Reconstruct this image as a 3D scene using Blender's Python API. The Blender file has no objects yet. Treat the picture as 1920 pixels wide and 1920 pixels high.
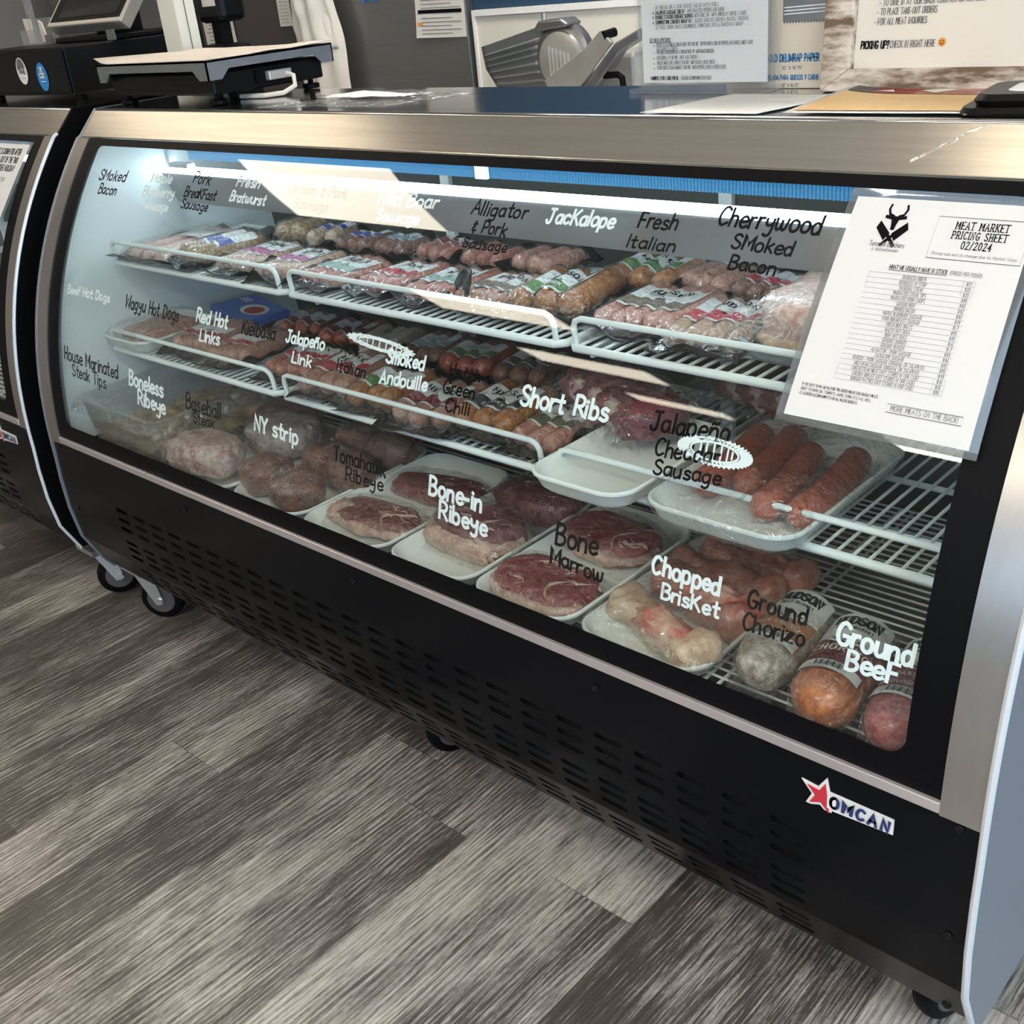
import bpy, bmesh, math, random
from mathutils import Vector, Matrix, noise
random.seed(7)
S = bpy.context.scene
COL = S.collection

# ------------------------------------------------------------------ camera
def make_camera():
    cam = bpy.data.cameras.new('camera'); o = bpy.data.objects.new('camera', cam); COL.objects.link(o)
    pt, yw, rl = math.radians(26.36719), math.radians(45.20038), math.radians(-6.034715)
    fw = Vector((-math.sin(yw)*math.cos(pt), math.cos(yw)*math.cos(pt), -math.sin(pt)))
    rt = Vector((math.cos(yw), math.sin(yw), 0)); up = rt.cross(fw)
    r2 = rt*math.cos(rl)+up*math.sin(rl); u2 = -rt*math.sin(rl)+up*math.cos(rl)
    m = Matrix((r2, u2, -fw)).transposed().to_4x4(); m.translation = Vector((1.27949, -1.08530, 1.27521))
    o.matrix_world = m
    cam.sensor_width = 36; cam.lens = 2060.4118/1920*36; cam.clip_start = .02; cam.clip_end = 200
    S.camera = o
make_camera()

# ------------------------------------------------------------------ world, lights, exposure
S.view_settings.view_transform = 'Standard'; S.view_settings.look = 'None'
S.view_settings.exposure = 0.82; S.view_settings.gamma = 1; S.view_settings.use_curve_mapping = False
S.cycles.transparent_max_bounces = 32; S.cycles.max_bounces = 10
S.cycles.sample_clamp_indirect = 6
w = bpy.data.worlds.new('sky'); S.world = w; w.use_nodes = True
nt = w.node_tree; bg = nt.nodes['Background']
sky = nt.nodes.new('ShaderNodeTexSky'); sky.sky_type = 'HOSEK_WILKIE'; sky.sun_direction = (.5, .3, .8); sky.turbidity = 3
mixn = nt.nodes.new('ShaderNodeMix'); mixn.data_type = 'RGBA'; mixn.inputs[0].default_value = .6
mixn.inputs[7].default_value = (.62, .80, 1, 1)
nt.links.new(sky.outputs[0], mixn.inputs[6]); nt.links.new(mixn.outputs[2], bg.inputs[0]); bg.inputs[1].default_value = 4.0
# daylight of the shop window in the right wall, and the portal that guides the sky light
pl = bpy.data.lights.new('window_portal', 'AREA'); pl.shape = 'RECTANGLE'; pl.size = 4.6; pl.size_y = 2.1
po = bpy.data.objects.new('window_portal', pl); COL.objects.link(po); pl.cycles.is_portal = True
po.location = (3.38, -.9, 1.35); po.rotation_euler = (0, math.radians(90), 0)

pl2 = bpy.data.lights.new('window_portal', 'AREA'); pl2.shape = 'RECTANGLE'; pl2.size = 3.8; pl2.size_y = 1.5
po = bpy.data.objects.new('window_portal', pl2); COL.objects.link(po); pl2.cycles.is_portal = True
po.location = (1.05, -6.42, 1.65); po.rotation_euler = (math.radians(-90), 0, math.radians(180))

# ------------------------------------------------------------------ materials
MATS = {}
def mk(name):
    m = bpy.data.materials.new(name); m.use_nodes = True; MATS[name] = m
    return m, m.node_tree, m.node_tree.nodes['Principled BSDF']
def hx(c): return (c[0], c[1], c[2], 1)
def pbr(name, col, rough=.5, metal=0, coat=0, spec=None, bump=0, bscale=60, var=0, vscale=8, stretch=None, emit=0, col2=None, sub=0, coord='Object', rng=.22):
    m, t, b = mk(name); n, l = t.nodes, t.links
    b.inputs['Base Color'].default_value = hx(col); b.inputs['Roughness'].default_value = rough; b.inputs['Metallic'].default_value = metal
    if coat: b.inputs['Coat Weight'].default_value = coat; b.inputs['Coat Roughness'].default_value = .12
    if spec is not None: b.inputs['Specular IOR Level'].default_value = spec
    if sub: b.inputs['Subsurface Weight'].default_value = sub; b.inputs['Subsurface Radius'].default_value = (.01, .005, .004); b.inputs['Subsurface Scale'].default_value = .5
    if emit: b.inputs['Emission Color'].default_value = hx(col); b.inputs['Emission Strength'].default_value = emit
    if var or bump:
        tc = n.new('ShaderNodeTexCoord'); mp = n.new('ShaderNodeMapping'); l.new(tc.outputs[coord], mp.inputs[0])
        if stretch: mp.inputs['Scale'].default_value = stretch
    if var:
        ns = n.new('ShaderNodeTexNoise'); ns.inputs['Scale'].default_value = vscale; ns.inputs['Detail'].default_value = 5; ns.inputs['Roughness'].default_value = .65
        l.new(mp.outputs[0], ns.inputs['Vector'])
        cr = n.new('ShaderNodeValToRGB'); cr.color_ramp.elements[0].position = .5-rng; cr.color_ramp.elements[1].position = .5+rng
        c2 = col2 or tuple(min(1, x*(1+var)) for x in col); c1 = col if col2 else tuple(x*(1-var) for x in col)
        cr.color_ramp.elements[0].color = hx(c1); cr.color_ramp.elements[1].color = hx(c2)
        l.new(ns.outputs[0], cr.inputs[0]); l.new(cr.outputs[0], b.inputs['Base Color'])
    if bump:
        nb = n.new('ShaderNodeTexNoise'); nb.inputs['Scale'].default_value = bscale; nb.inputs['Detail'].default_value = 4
        l.new(mp.outputs[0], nb.inputs['Vector'])
        bp = n.new('ShaderNodeBump'); bp.inputs['Strength'].default_value = bump; bp.inputs['Distance'].default_value = .01
        l.new(nb.outputs[0], bp.inputs['Height']); l.new(bp.outputs[0], b.inputs['Normal'])
    return m
def clear(name, tint=(1, 1, 1), refl=.05, rough=.05, bump=0, bscale=40, haze=0, hcol=(.8, .8, .8), fres=1.0, ior=1.5, detail=3, dist=.012):
    """thin clear sheet: transparent + fresnel gloss (+ a little milky diffuse)"""
    m = bpy.data.materials.new(name); m.use_nodes = True; MATS[name] = m; t = m.node_tree; n, l = t.nodes, t.links; n.clear()
    out = n.new('ShaderNodeOutputMaterial'); tr = n.new('ShaderNodeBsdfTransparent'); tr.inputs[0].default_value = hx(tint)
    gl = n.new('ShaderNodeBsdfGlossy'); gl.inputs['Roughness'].default_value = rough; gl.inputs['Color'].default_value = (1, 1, 1, 1)
    fr = n.new('ShaderNodeLayerWeight'); fr.inputs[0].default_value = .5
    pw = n.new('ShaderNodeMath'); pw.operation = 'POWER'; pw.inputs[1].default_value = 4.8; l.new(fr.outputs['Facing'], pw.inputs[0])
    f0 = ((ior-1)/(ior+1))**2
    ma = n.new('ShaderNodeMath'); ma.operation = 'MULTIPLY_ADD'; ma.inputs[1].default_value = fres*(1-f0); ma.inputs[2].default_value = refl+f0; ma.use_clamp = True
    l.new(pw.outputs[0], ma.inputs[0])
    mx = n.new('ShaderNodeMixShader'); l.new(ma.outputs[0], mx.inputs[0]); l.new(tr.outputs[0], mx.inputs[1]); l.new(gl.outputs[0], mx.inputs[2])
    last = mx
    if haze:
        df = n.new('ShaderNodeBsdfDiffuse'); df.inputs[0].default_value = hx(hcol); m2 = n.new('ShaderNodeMixShader'); m2.inputs[0].default_value = haze
        l.new(mx.outputs[0], m2.inputs[1]); l.new(df.outputs[0], m2.inputs[2]); last = m2
    if bump:
        tc = n.new('ShaderNodeTexCoord'); nb = n.new('ShaderNodeTexNoise'); nb.inputs['Scale'].default_value = bscale; nb.inputs['Detail'].default_value = detail; nb.inputs['Distortion'].default_value = 1.2
        l.new(tc.outputs['Object'], nb.inputs['Vector']); bp = n.new('ShaderNodeBump'); bp.inputs['Strength'].default_value = bump; bp.inputs['Distance'].default_value = dist
        l.new(nb.outputs[0], bp.inputs['Height']); l.new(bp.outputs[0], gl.inputs['Normal']); l.new(bp.outputs[0], fr.inputs['Normal'])
    l.new(last.outputs[0], out.inputs[0])
    return m

pbr('steel', (.76, .71, .63), .20, .95, bump=.02, bscale=20, stretch=(1, 40, 40), var=.10, vscale=3)
pbr('steel_top', (.55, .55, .55), .12, 1, bump=.012, bscale=25, stretch=(1, 12, 1))
pbr('steel_trim', (.42, .40, .375), .30, .9, bump=.008, bscale=12, stretch=(20, 20, 1), var=.05, vscale=3)
pbr('steel_shroud', (.40, .41, .42), .42, .55)
pbr('steel_side', (.36, .40, .44), .42, .7, bump=.02, bscale=18)
pbr('steel_fridge', (.30, .30, .30), .34, .8, bump=.03, bscale=8, stretch=(1, 1, 20), var=.06, vscale=2)
pbr('fridge_brown', (.085, .075, .072), .5, .2)
pbr('aluminium', (.62, .61, .58), .34, .65, var=.1, vscale=6)
pbr('aluminium_dull', (.34, .36, .38), .38, .85, var=.1, vscale=6)
pbr('zinc', (.55, .57, .58), .32, .9)
pbr('silver_strip', (.72, .66, .66), .32, .75)
pbr('edge_white', (.70, .74, .76), .35, .3)
pbr('black_panel', (.0020, .0026, .0042), .27, 0, spec=.14, bump=.02, bscale=120)
pbr('black_rubber', (.002, .002, .003), .5, spec=.12)
pbr('black_plastic', (.004, .004, .0045), .36, bump=.012, bscale=200, spec=.2)
pbr('black_void', (.004, .004, .005), .8)
pbr('dark_screen', (.010, .012, .011), .12)
pbr('pos_silver', (.62, .60, .54), .3, .7)
pbr('pole_cream', (.78, .76, .66), .4)
pbr('white_wire', (.80, .83, .83), .35)
pbr('white_liner', (.80, .86, .87), .4)
pbr('rear_dark', (.06, .065, .06), .5)
pbr('deck_dark', (.025, .027, .027), .6)
pbr('foam_white', (.84, .86, .83), .42, sub=.0)
pbr('paper', (.70, .70, .685), .6)
pbr('paper_white', (.76, .77, .78), .5)
pbr('paper_cream', (.75, .71, .63), .6)
pbr('deli_paper', (.52, .47, .42), .6, var=.08, vscale=20)
pbr('card_brown', (.64, .58, .49), .65)
pbr('ink_black', (.004, .004, .005), .75, spec=.08)
pbr('ink_white', (.95, .97, .98), .6, spec=.2)
pbr('ink_grey', (.13, .13, .14), .7)
pbr('ink_blue', (.03, .20, .42), .6)
pbr('ink_navy', (.015, .03, .12), .5)
pbr('ink_red', (.55, .03, .05), .5)
pbr('pale_line', (.38, .38, .38), .7)
pbr('blue_wall', (.012, .045, .10), .6)
pbr('wall_paint', (.34, .33, .31), .8)
pbr('ceiling_tile', (.78, .76, .72), .9)
pbr('white_panel', (.70, .69, .64), .5)
pbr('blue_ribbed', (.04, .15, .27), .35, bump=.0, coat=.4)
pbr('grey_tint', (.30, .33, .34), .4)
pbr('sticker_blue', (.02, .22, .55), .4)
pbr('sticker_white', (.78, .78, .76), .4)
pbr('orange', (.80, .32, .05), .5)
pbr('tan_flyer', (.72, .47, .20), .4, var=.12, vscale=14)
pbr('maroon_flyer', (.28, .03, .04), .4)
pbr('charcoal_flyer', (.05, .045, .05), .4)
pbr('apron_cloth', (.80, .77, .71), .8, bump=.25, bscale=14)
pbr('weathered_wood', (.16, .10, .06), .7, var=1, vscale=44, col2=(.68, .61, .52), stretch=(.3, 1, 1.2), bump=.3, bscale=60, rng=.10)
pbr('blue_tape', (.02, .20, .60), .5)
pbr('lamp', (1, .87, .70), .5, emit=6)
pbr('lamp_fill', (1, .92, .80), .5, emit=17)  # unseen panels added to lift the room light
pbr('lamp_dim', (1, .86, .68), .5, emit=1.0)
pbr('led', (.80, .93, 1), .5, emit=11)
pbr('ground', (.30, .31, .32), .8)
clear('case_glass', (.93, .965, .96), .0, .012, fres=1.0, ior=1.45)
clear('window_glass', (.96, .98, 1), .01, .01)
clear('film', (.97, .97, .97), .07, .09, bump=1.0, bscale=60, haze=.0, fres=.5, dist=.03)
clear('film_loose', (.97, .97, .97), .055, .08, bump=1.0, bscale=30, haze=.008, fres=.5, dist=.05)
clear('film_flat', (.96, .97, .97), .06, .08, bump=.8, bscale=26, haze=.03, fres=.5, dist=.03)
clear('lamination', (.88, .89, .89), .05, .1, haze=.30, hcol=(.30, .32, .32), fres=.4)
clear('acrylic_clear', (.98, .985, .985), .02, .03)
clear('acrylic', (.93, .94, .95), .05, .03, haze=.06)
pbr('black_film', (.012, .012, .014), .22, bump=.6, bscale=30, spec=.6)
# meats
def meat(name, c1, c2, sc=14, rough=.32, fatty=0, bump=.25):
    m = pbr(name, c1, rough, var=1, vscale=sc*3.2, col2=c2, bump=bump, bscale=120, coat=.25, rng=.12)
    return m
meat('bacon_pink', (.62, .34, .29), (.84, .66, .58), 30)
meat('bacon_red', (.50, .20, .17), (.68, .38, .32), 30)
meat('saus_brown', (.26, .15, .07), (.50, .33, .17), 55)
meat('saus_tan', (.46, .27, .18), (.66, .46, .34), 45)
meat('saus_pink', (.46, .17, .13), (.64, .35, .27), 40)
meat('saus_red', (.36, .095, .065), (.54, .22, .16), 45)
meat('saus_smoked', (.32, .10, .025), (.50, .21, .055), 30)
meat('saus_rust', (.32, .045, .018), (.48, .11, .05), 50)
meat('saus_dark', (.17, .06, .04), (.32, .14, .09), 40)
meat('saus_link', (.36, .15, .10), (.55, .29, .21), 40)
meat('steak', (.15, .022, .022), (.29, .075, .065), 22)
meat('steak_red', (.22, .024, .030), (.38, .09, .085), 20)
meat('steak_purple', (.13, .022, .032), (.27, .085, .09), 14)
meat('roast_grey', (.27, .20, .18), (.44, .35, .31), 16)
meat('roast_pink', (.42, .19, .16), (.66, .52, .46), 18)
meat('filet', (.13, .05, .04), (.27, .12, .09), 18)
meat('fat', (.46, .25, .20), (.68, .50, .41), 20)
meat('bone_pink', (.55, .12, .10), (.78, .56, .42), 7)
meat('bone_tan', (.55, .34, .21), (.76, .56, .42), 8)
meat('bone_red', (.30, .06, .05), (.55, .26, .20), 8)
meat('marinade', (.16, .08, .03), (.50, .34, .15), 12)
meat('ground_grey', (.25, .18, .14), (.58, .50, .44), 22, bump=.5)
meat('ground_orange', (.38, .085, .022), (.62, .22, .08), 26)
meat('ground_red', (.28, .055, .06), (.50, .17, .17), 30)
for nm, c in dict(b_blue=(.05, .08, .40), b_magenta=(.46, .05, .26), b_red=(.52, .03, .05), b_green=(.10, .24, .06), b_teal=(.30, .42, .40), b_brown=(.20, .15, .11), b_dkred=(.22, .02, .03), b_black=(.03, .035, .04), b_olive=(.13, .14, .08), b_copper=(.36, .14, .05), b_maroon=(.14, .02, .03), b_wine=(.22, .025, .05), b_sky=(.28, .40, .50), b_royal=(.04, .14, .60)).items():
    pbr(nm, c, .35)
pbr('label_white', (.80, .81, .82), .4)
pbr('label_grey', (.60, .59, .56), .4)
M = MATS

def plank_material():
    m, t, b = mk('vinyl_planks'); n, l = t.nodes, t.links
    def math_(op, a, c=None, d=None):
        k = n.new('ShaderNodeMath'); k.operation = op
        for i, v in enumerate((a, c, d)):
            if v is None: continue
            if isinstance(v, (int, float)): k.inputs[i].default_value = v
            else: l.new(v, k.inputs[i])
        return k.outputs[0]
    tc = n.new('ShaderNodeTexCoord'); sp = n.new('ShaderNodeSeparateXYZ'); l.new(tc.outputs['Object'], sp.inputs[0])
    W, L = .1625, 1.22
    xx = math_('DIVIDE', math_('SUBTRACT', sp.outputs[0], .203), W); ix = math_('FLOOR', xx); fx = math_('FRACT', xx)
    wn = n.new('ShaderNodeTexWhiteNoise'); wn.noise_dimensions = '1D'; l.new(ix, wn.inputs['W'])
    yy = math_('DIVIDE', math_('ADD', sp.outputs[1], math_('MULTIPLY', wn.outputs[0], L)), L); iy = math_('FLOOR', yy); fy = math_('FRACT', yy)
    cm = n.new('ShaderNodeCombineXYZ'); l.new(ix, cm.inputs[0]); l.new(iy, cm.inputs[1])
    pr = n.new('ShaderNodeTexWhiteNoise'); pr.noise_dimensions = '2D'; l.new(cm.outputs[0], pr.inputs['Vector'])
    # per plank shifted coordinates
    sh = n.new('ShaderNodeCombineXYZ'); l.new(math_('ADD', sp.outputs[0], math_('MULTIPLY', pr.outputs[0], 7.3)), sh.inputs[0]); l.new(math_('ADD', sp.outputs[1], math_('MULTIPLY', pr.outputs[0], 13.7)), sh.inputs[1])
    def tex(scale, stretch, detail, dist, rough=.6):
        mp = n.new('ShaderNodeMapping'); mp.inputs['Scale'].default_value = stretch; l.new(sh.outputs[0], mp.inputs[0])
        k = n.new('ShaderNodeTexNoise'); k.inputs['Scale'].default_value = scale; k.inputs['Detail'].default_value = detail; k.inputs['Distortion'].default_value = dist; k.inputs['Roughness'].default_value = rough
        l.new(mp.outputs[0], k.inputs['Vector']); return k.outputs[0]
    cath = tex(2.2, (4.0, .55, 1), 2, .3)                       # slow field whose level lines are the cathedral grain
    lines = math_('FRACT', math_('MULTIPLY', math_('ADD', math_('MULTIPLY', cath, .075), sp.outputs[0]), 105))
    lines = math_('SUBTRACT', 1, math_('ABSOLUTE', math_('SUBTRACT', math_('MULTIPLY', lines, 2), 1)))
    fine = tex(9, (22, .9, 1), 6, .25, .72)
    speck = tex(60, (3, 1, 1), 4, 1.5, .7)
    broad = tex(2.6, (2.2, .8, 1), 4, .8)
    fine2 = tex(9, (62, 1.3, 1), 5, .15, .7)
    f = math_('ADD', math_('MULTIPLY', lines, .16), math_('ADD', math_('MULTIPLY', fine, .85), math_('MULTIPLY', fine2, .95)))
    f = math_('ADD', f, math_('MULTIPLY', speck, .35)); f = math_('ADD', f, math_('MULTIPLY', broad, .75))
    f = math_('ADD', f, math_('MULTIPLY', math_('SUBTRACT', pr.outputs[0], .5), .30))
    cr = n.new('ShaderNodeValToRGB'); e = cr.color_ramp.elements
    e[0].position = .66; e[0].color = (.014, .0115, .010, 1); e[1].position = 1.08; e[1].color = (.52, .485, .445, 1)
    e2 = cr.color_ramp.elements.new(.88); e2.color = (.085, .074, .066, 1)
    mr = n.new('ShaderNodeMapRange'); mr.inputs['From Min'].default_value = .35; mr.inputs['From Max'].default_value = 2.70; mr.inputs['To Min'].default_value = .50; mr.inputs['To Max'].default_value = 1.30
    l.new(f, mr.inputs[0]); l.new(mr.outputs[0], cr.inputs[0])
    # seams
    sx = math_('LESS_THAN', fx, .012); sy = math_('LESS_THAN', fy, .0016); seam = math_('MAXIMUM', sx, sy)
    mx = n.new('ShaderNodeMix'); mx.data_type = 'RGBA'; l.new(math_('MULTIPLY', seam, .55), mx.inputs[0]); l.new(cr.outputs[0], mx.inputs[6]); mx.inputs[7].default_value = (.05, .045, .04, 1)
    l.new(mx.outputs[2], b.inputs['Base Color'])
    b.inputs['Roughness'].default_value = .36; b.inputs['Specular IOR Level'].default_value = .55
    bp = n.new('ShaderNodeBump'); bp.inputs['Strength'].default_value = .25; bp.inputs['Distance'].default_value = .004
    l.new(math_('SUBTRACT', f, seam), bp.inputs['Height']); l.new(bp.outputs[0], b.inputs['Normal'])
    return m
plank_material()

# ------------------------------------------------------------------ mesh helpers
class MB:
    def __init__(s): s.v = []; s.f = []; s.m = []
    def add(s, vs, fs, mi=0):
        k = len(s.v); s.v += [tuple(v) for v in vs]
        for f in fs: s.f.append(tuple(i+k for i in f)); s.m.append(mi)
        return s
    def box(s, a, b, mi=0):
        x0, y0, z0 = a; x1, y1, z1 = b
        return s.add([(x0,y0,z0),(x1,y0,z0),(x1,y1,z0),(x0,y1,z0),(x0,y0,z1),(x1,y0,z1),(x1,y1,z1),(x0,y1,z1)],
                     [(0,3,2,1),(4,5,6,7),(0,1,5,4),(1,2,6,5),(2,3,7,6),(3,0,4,7)], mi)
    def loft(s, loops, closed=True, cap0=True, cap1=True, mi=0):
        n = len(loops[0]); vs = [p for l in loops for p in l]; fs = []
        for i in range(len(loops)-1):
            for j in range(n if closed else n-1):
                k = (j+1) % n; fs.append((i*n+j, i*n+k, (i+1)*n+k, (i+1)*n+j))
        if cap0: fs.append(tuple(reversed(range(n))))
        if cap1: fs.append(tuple((len(loops)-1)*n+j for j in range(n)))
        return s.add(vs, fs, mi)
    def prism(s, poly, axis, a, b, mi=0):
        """poly: 2D outline in the other two axes (in order), extruded along axis from a to b"""
        def P(p, t):
            q = [p[0], p[1]]; q.insert(axis, t); return tuple(q)
        return s.loft([[P(p, a) for p in poly], [P(p, b) for p in poly]], mi=mi)
    def tube(s, pts, r, seg=8, mi=0, closed=False):
        pts = [Vector(p) for p in pts]; n = len(pts); rs = r if isinstance(r, (list, tuple)) else [r]*n
        loops = []; ref = None
        for i, p in enumerate(pts):
            if closed: d = (pts[(i+1) % n]-pts[i-1])
            else: d = pts[min(i+1, n-1)]-pts[max(i-1, 0)]
            d.normalize()
            if ref is None: ref = Vector((0, 0, 1)) if abs(d.z) < .9 else Vector((1, 0, 0))
            a = d.cross(ref)
            if a.length < 1e-6: a = d.orthogonal()
            a.normalize(); b = a.cross(d); b.normalize(); ref = b
            loops.append([tuple(p+(a*math.cos(t)+b*math.sin(t))*rs[i]) for t in [2*math.pi*k/seg for k in range(seg)]])
        if closed: loops.append(loops[0])
        return s.loft(loops, cap0=not closed, cap1=not closed, mi=mi)
    def cyl(s, p0, p1, r, seg=24, mi=0): return s.tube([p0, p1], r, seg, mi)
    def grid(s, nx, ny, f, mi=0, keep=None):
        vs = [f(i/nx, j/ny) for j in range(ny+1) for i in range(nx+1)]
        fs = []; 
        k = len(s.v); s.v += [tuple(v) for v in vs]
        for j in range(ny):
            for i in range(nx):
                if keep and not keep((i+.5)/nx, (j+.5)/ny): continue
                a = j*(nx+1)+i; s.f.append((k+a, k+a+1, k+a+nx+2, k+a+nx+1)); s.m.append(mi(i, j) if callable(mi) else mi)
        return s
    def blob(s, c, r, seed=0, amp=.12, fr=2.0, e=(1, 1), nu=26, nv=16, rot=0, flat=None, mi=0):
        """lumpy superellipsoid; flat = clamp z below (rests on a surface)"""
        sg = lambda v, p: math.copysign(abs(v)**p, v)
        loops = []
        for j in range(1, nv):
            ph = -math.pi/2+math.pi*j/nv; lp = []
            for i in range(nu):
                th = 2*math.pi*i/nu
                d = Vector((sg(math.cos(ph), e[0])*sg(math.cos(th), e[1]), sg(math.cos(ph), e[0])*sg(math.sin(th), e[1]), sg(math.sin(ph), e[0])))
                k = 1+amp*noise.noise(d*fr+Vector((seed*7.1, seed*3.3, seed)))+amp*.4*noise.noise(d*fr*2.6+Vector((seed, 5, 1)))
                p = Vector((d.x*r[0]*k, d.y*r[1]*k, d.z*r[2]*k))
                cr, sr = math.cos(rot), math.sin(rot)
                q = (c[0]+p.x*cr-p.y*sr, c[1]+p.x*sr+p.y*cr, c[2]+p.z)
                if flat is not None and q[2] < flat: q = (q[0], q[1], flat+.0004*noise.noise(Vector(q)*90))
                lp.append(q)
            loops.append(lp)
        return s.loft(loops, mi=mi)
    def build(s, name, mat, parent=None, smooth=True, angle=40, bevel=0, seg=2, solid=0):
        me = bpy.data.meshes.new(name); me.from_pydata(s.v, [], s.f)
        for mt in (mat if isinstance(mat, (list, tuple)) else [mat]): me.materials.append(M[mt] if isinstance(mt, str) else mt)
        me.polygons.foreach_set('material_index', s.m)
        if smooth: me.shade_smooth(); me.set_sharp_from_angle(angle=math.radians(angle))
        me.update(); o = bpy.data.objects.new(name, me); COL.objects.link(o)
        if parent is not None: o.parent = parent
        if bevel:
            b = o.modifiers.new('bevel', 'BEVEL'); b.width = bevel; b.segments = seg; b.limit_method = 'ANGLE'
        if solid:
            b = o.modifiers.new('solid', 'SOLIDIFY'); b.thickness = solid; b.offset = -1
        return o

def thing(name, label, cat, loc=(0, 0, 0), rz=0, group=None):
    o = bpy.data.objects.new(name, None); o.empty_display_size = .05; COL.objects.link(o)
    o.location = loc; o.rotation_euler = (0, 0, math.radians(rz)); o['label'] = label; o['category'] = cat
    if group: o['group'] = group
    return o
def tag(o, label, cat, group=None):
    o['label'] = label; o['category'] = cat
    if group: o['group'] = group
    return o
def struct(o): o['kind'] = 'structure'; return o
def lab(o, text): o['label'] = text; return o
def copy_tree(o, parent=None):
    c = o.copy(); COL.objects.link(c)
    if parent is not None: c.parent = parent
    for ch in list(o.children): copy_tree(ch, c)
    return c

def rrect(cx, cy, hx_, hy, r, z, n=6):
    out = []
    for qx, qy, a0 in ((1, 1, 0), (-1, 1, 90), (-1, -1, 180), (1, -1, 270)):
        for k in range(n+1):
            a = math.radians(a0+90*k/n); out.append((cx+qx*(hx_-r)+r*math.cos(a), cy+qy*(hy-r)+r*math.sin(a), z))
    return out

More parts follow.
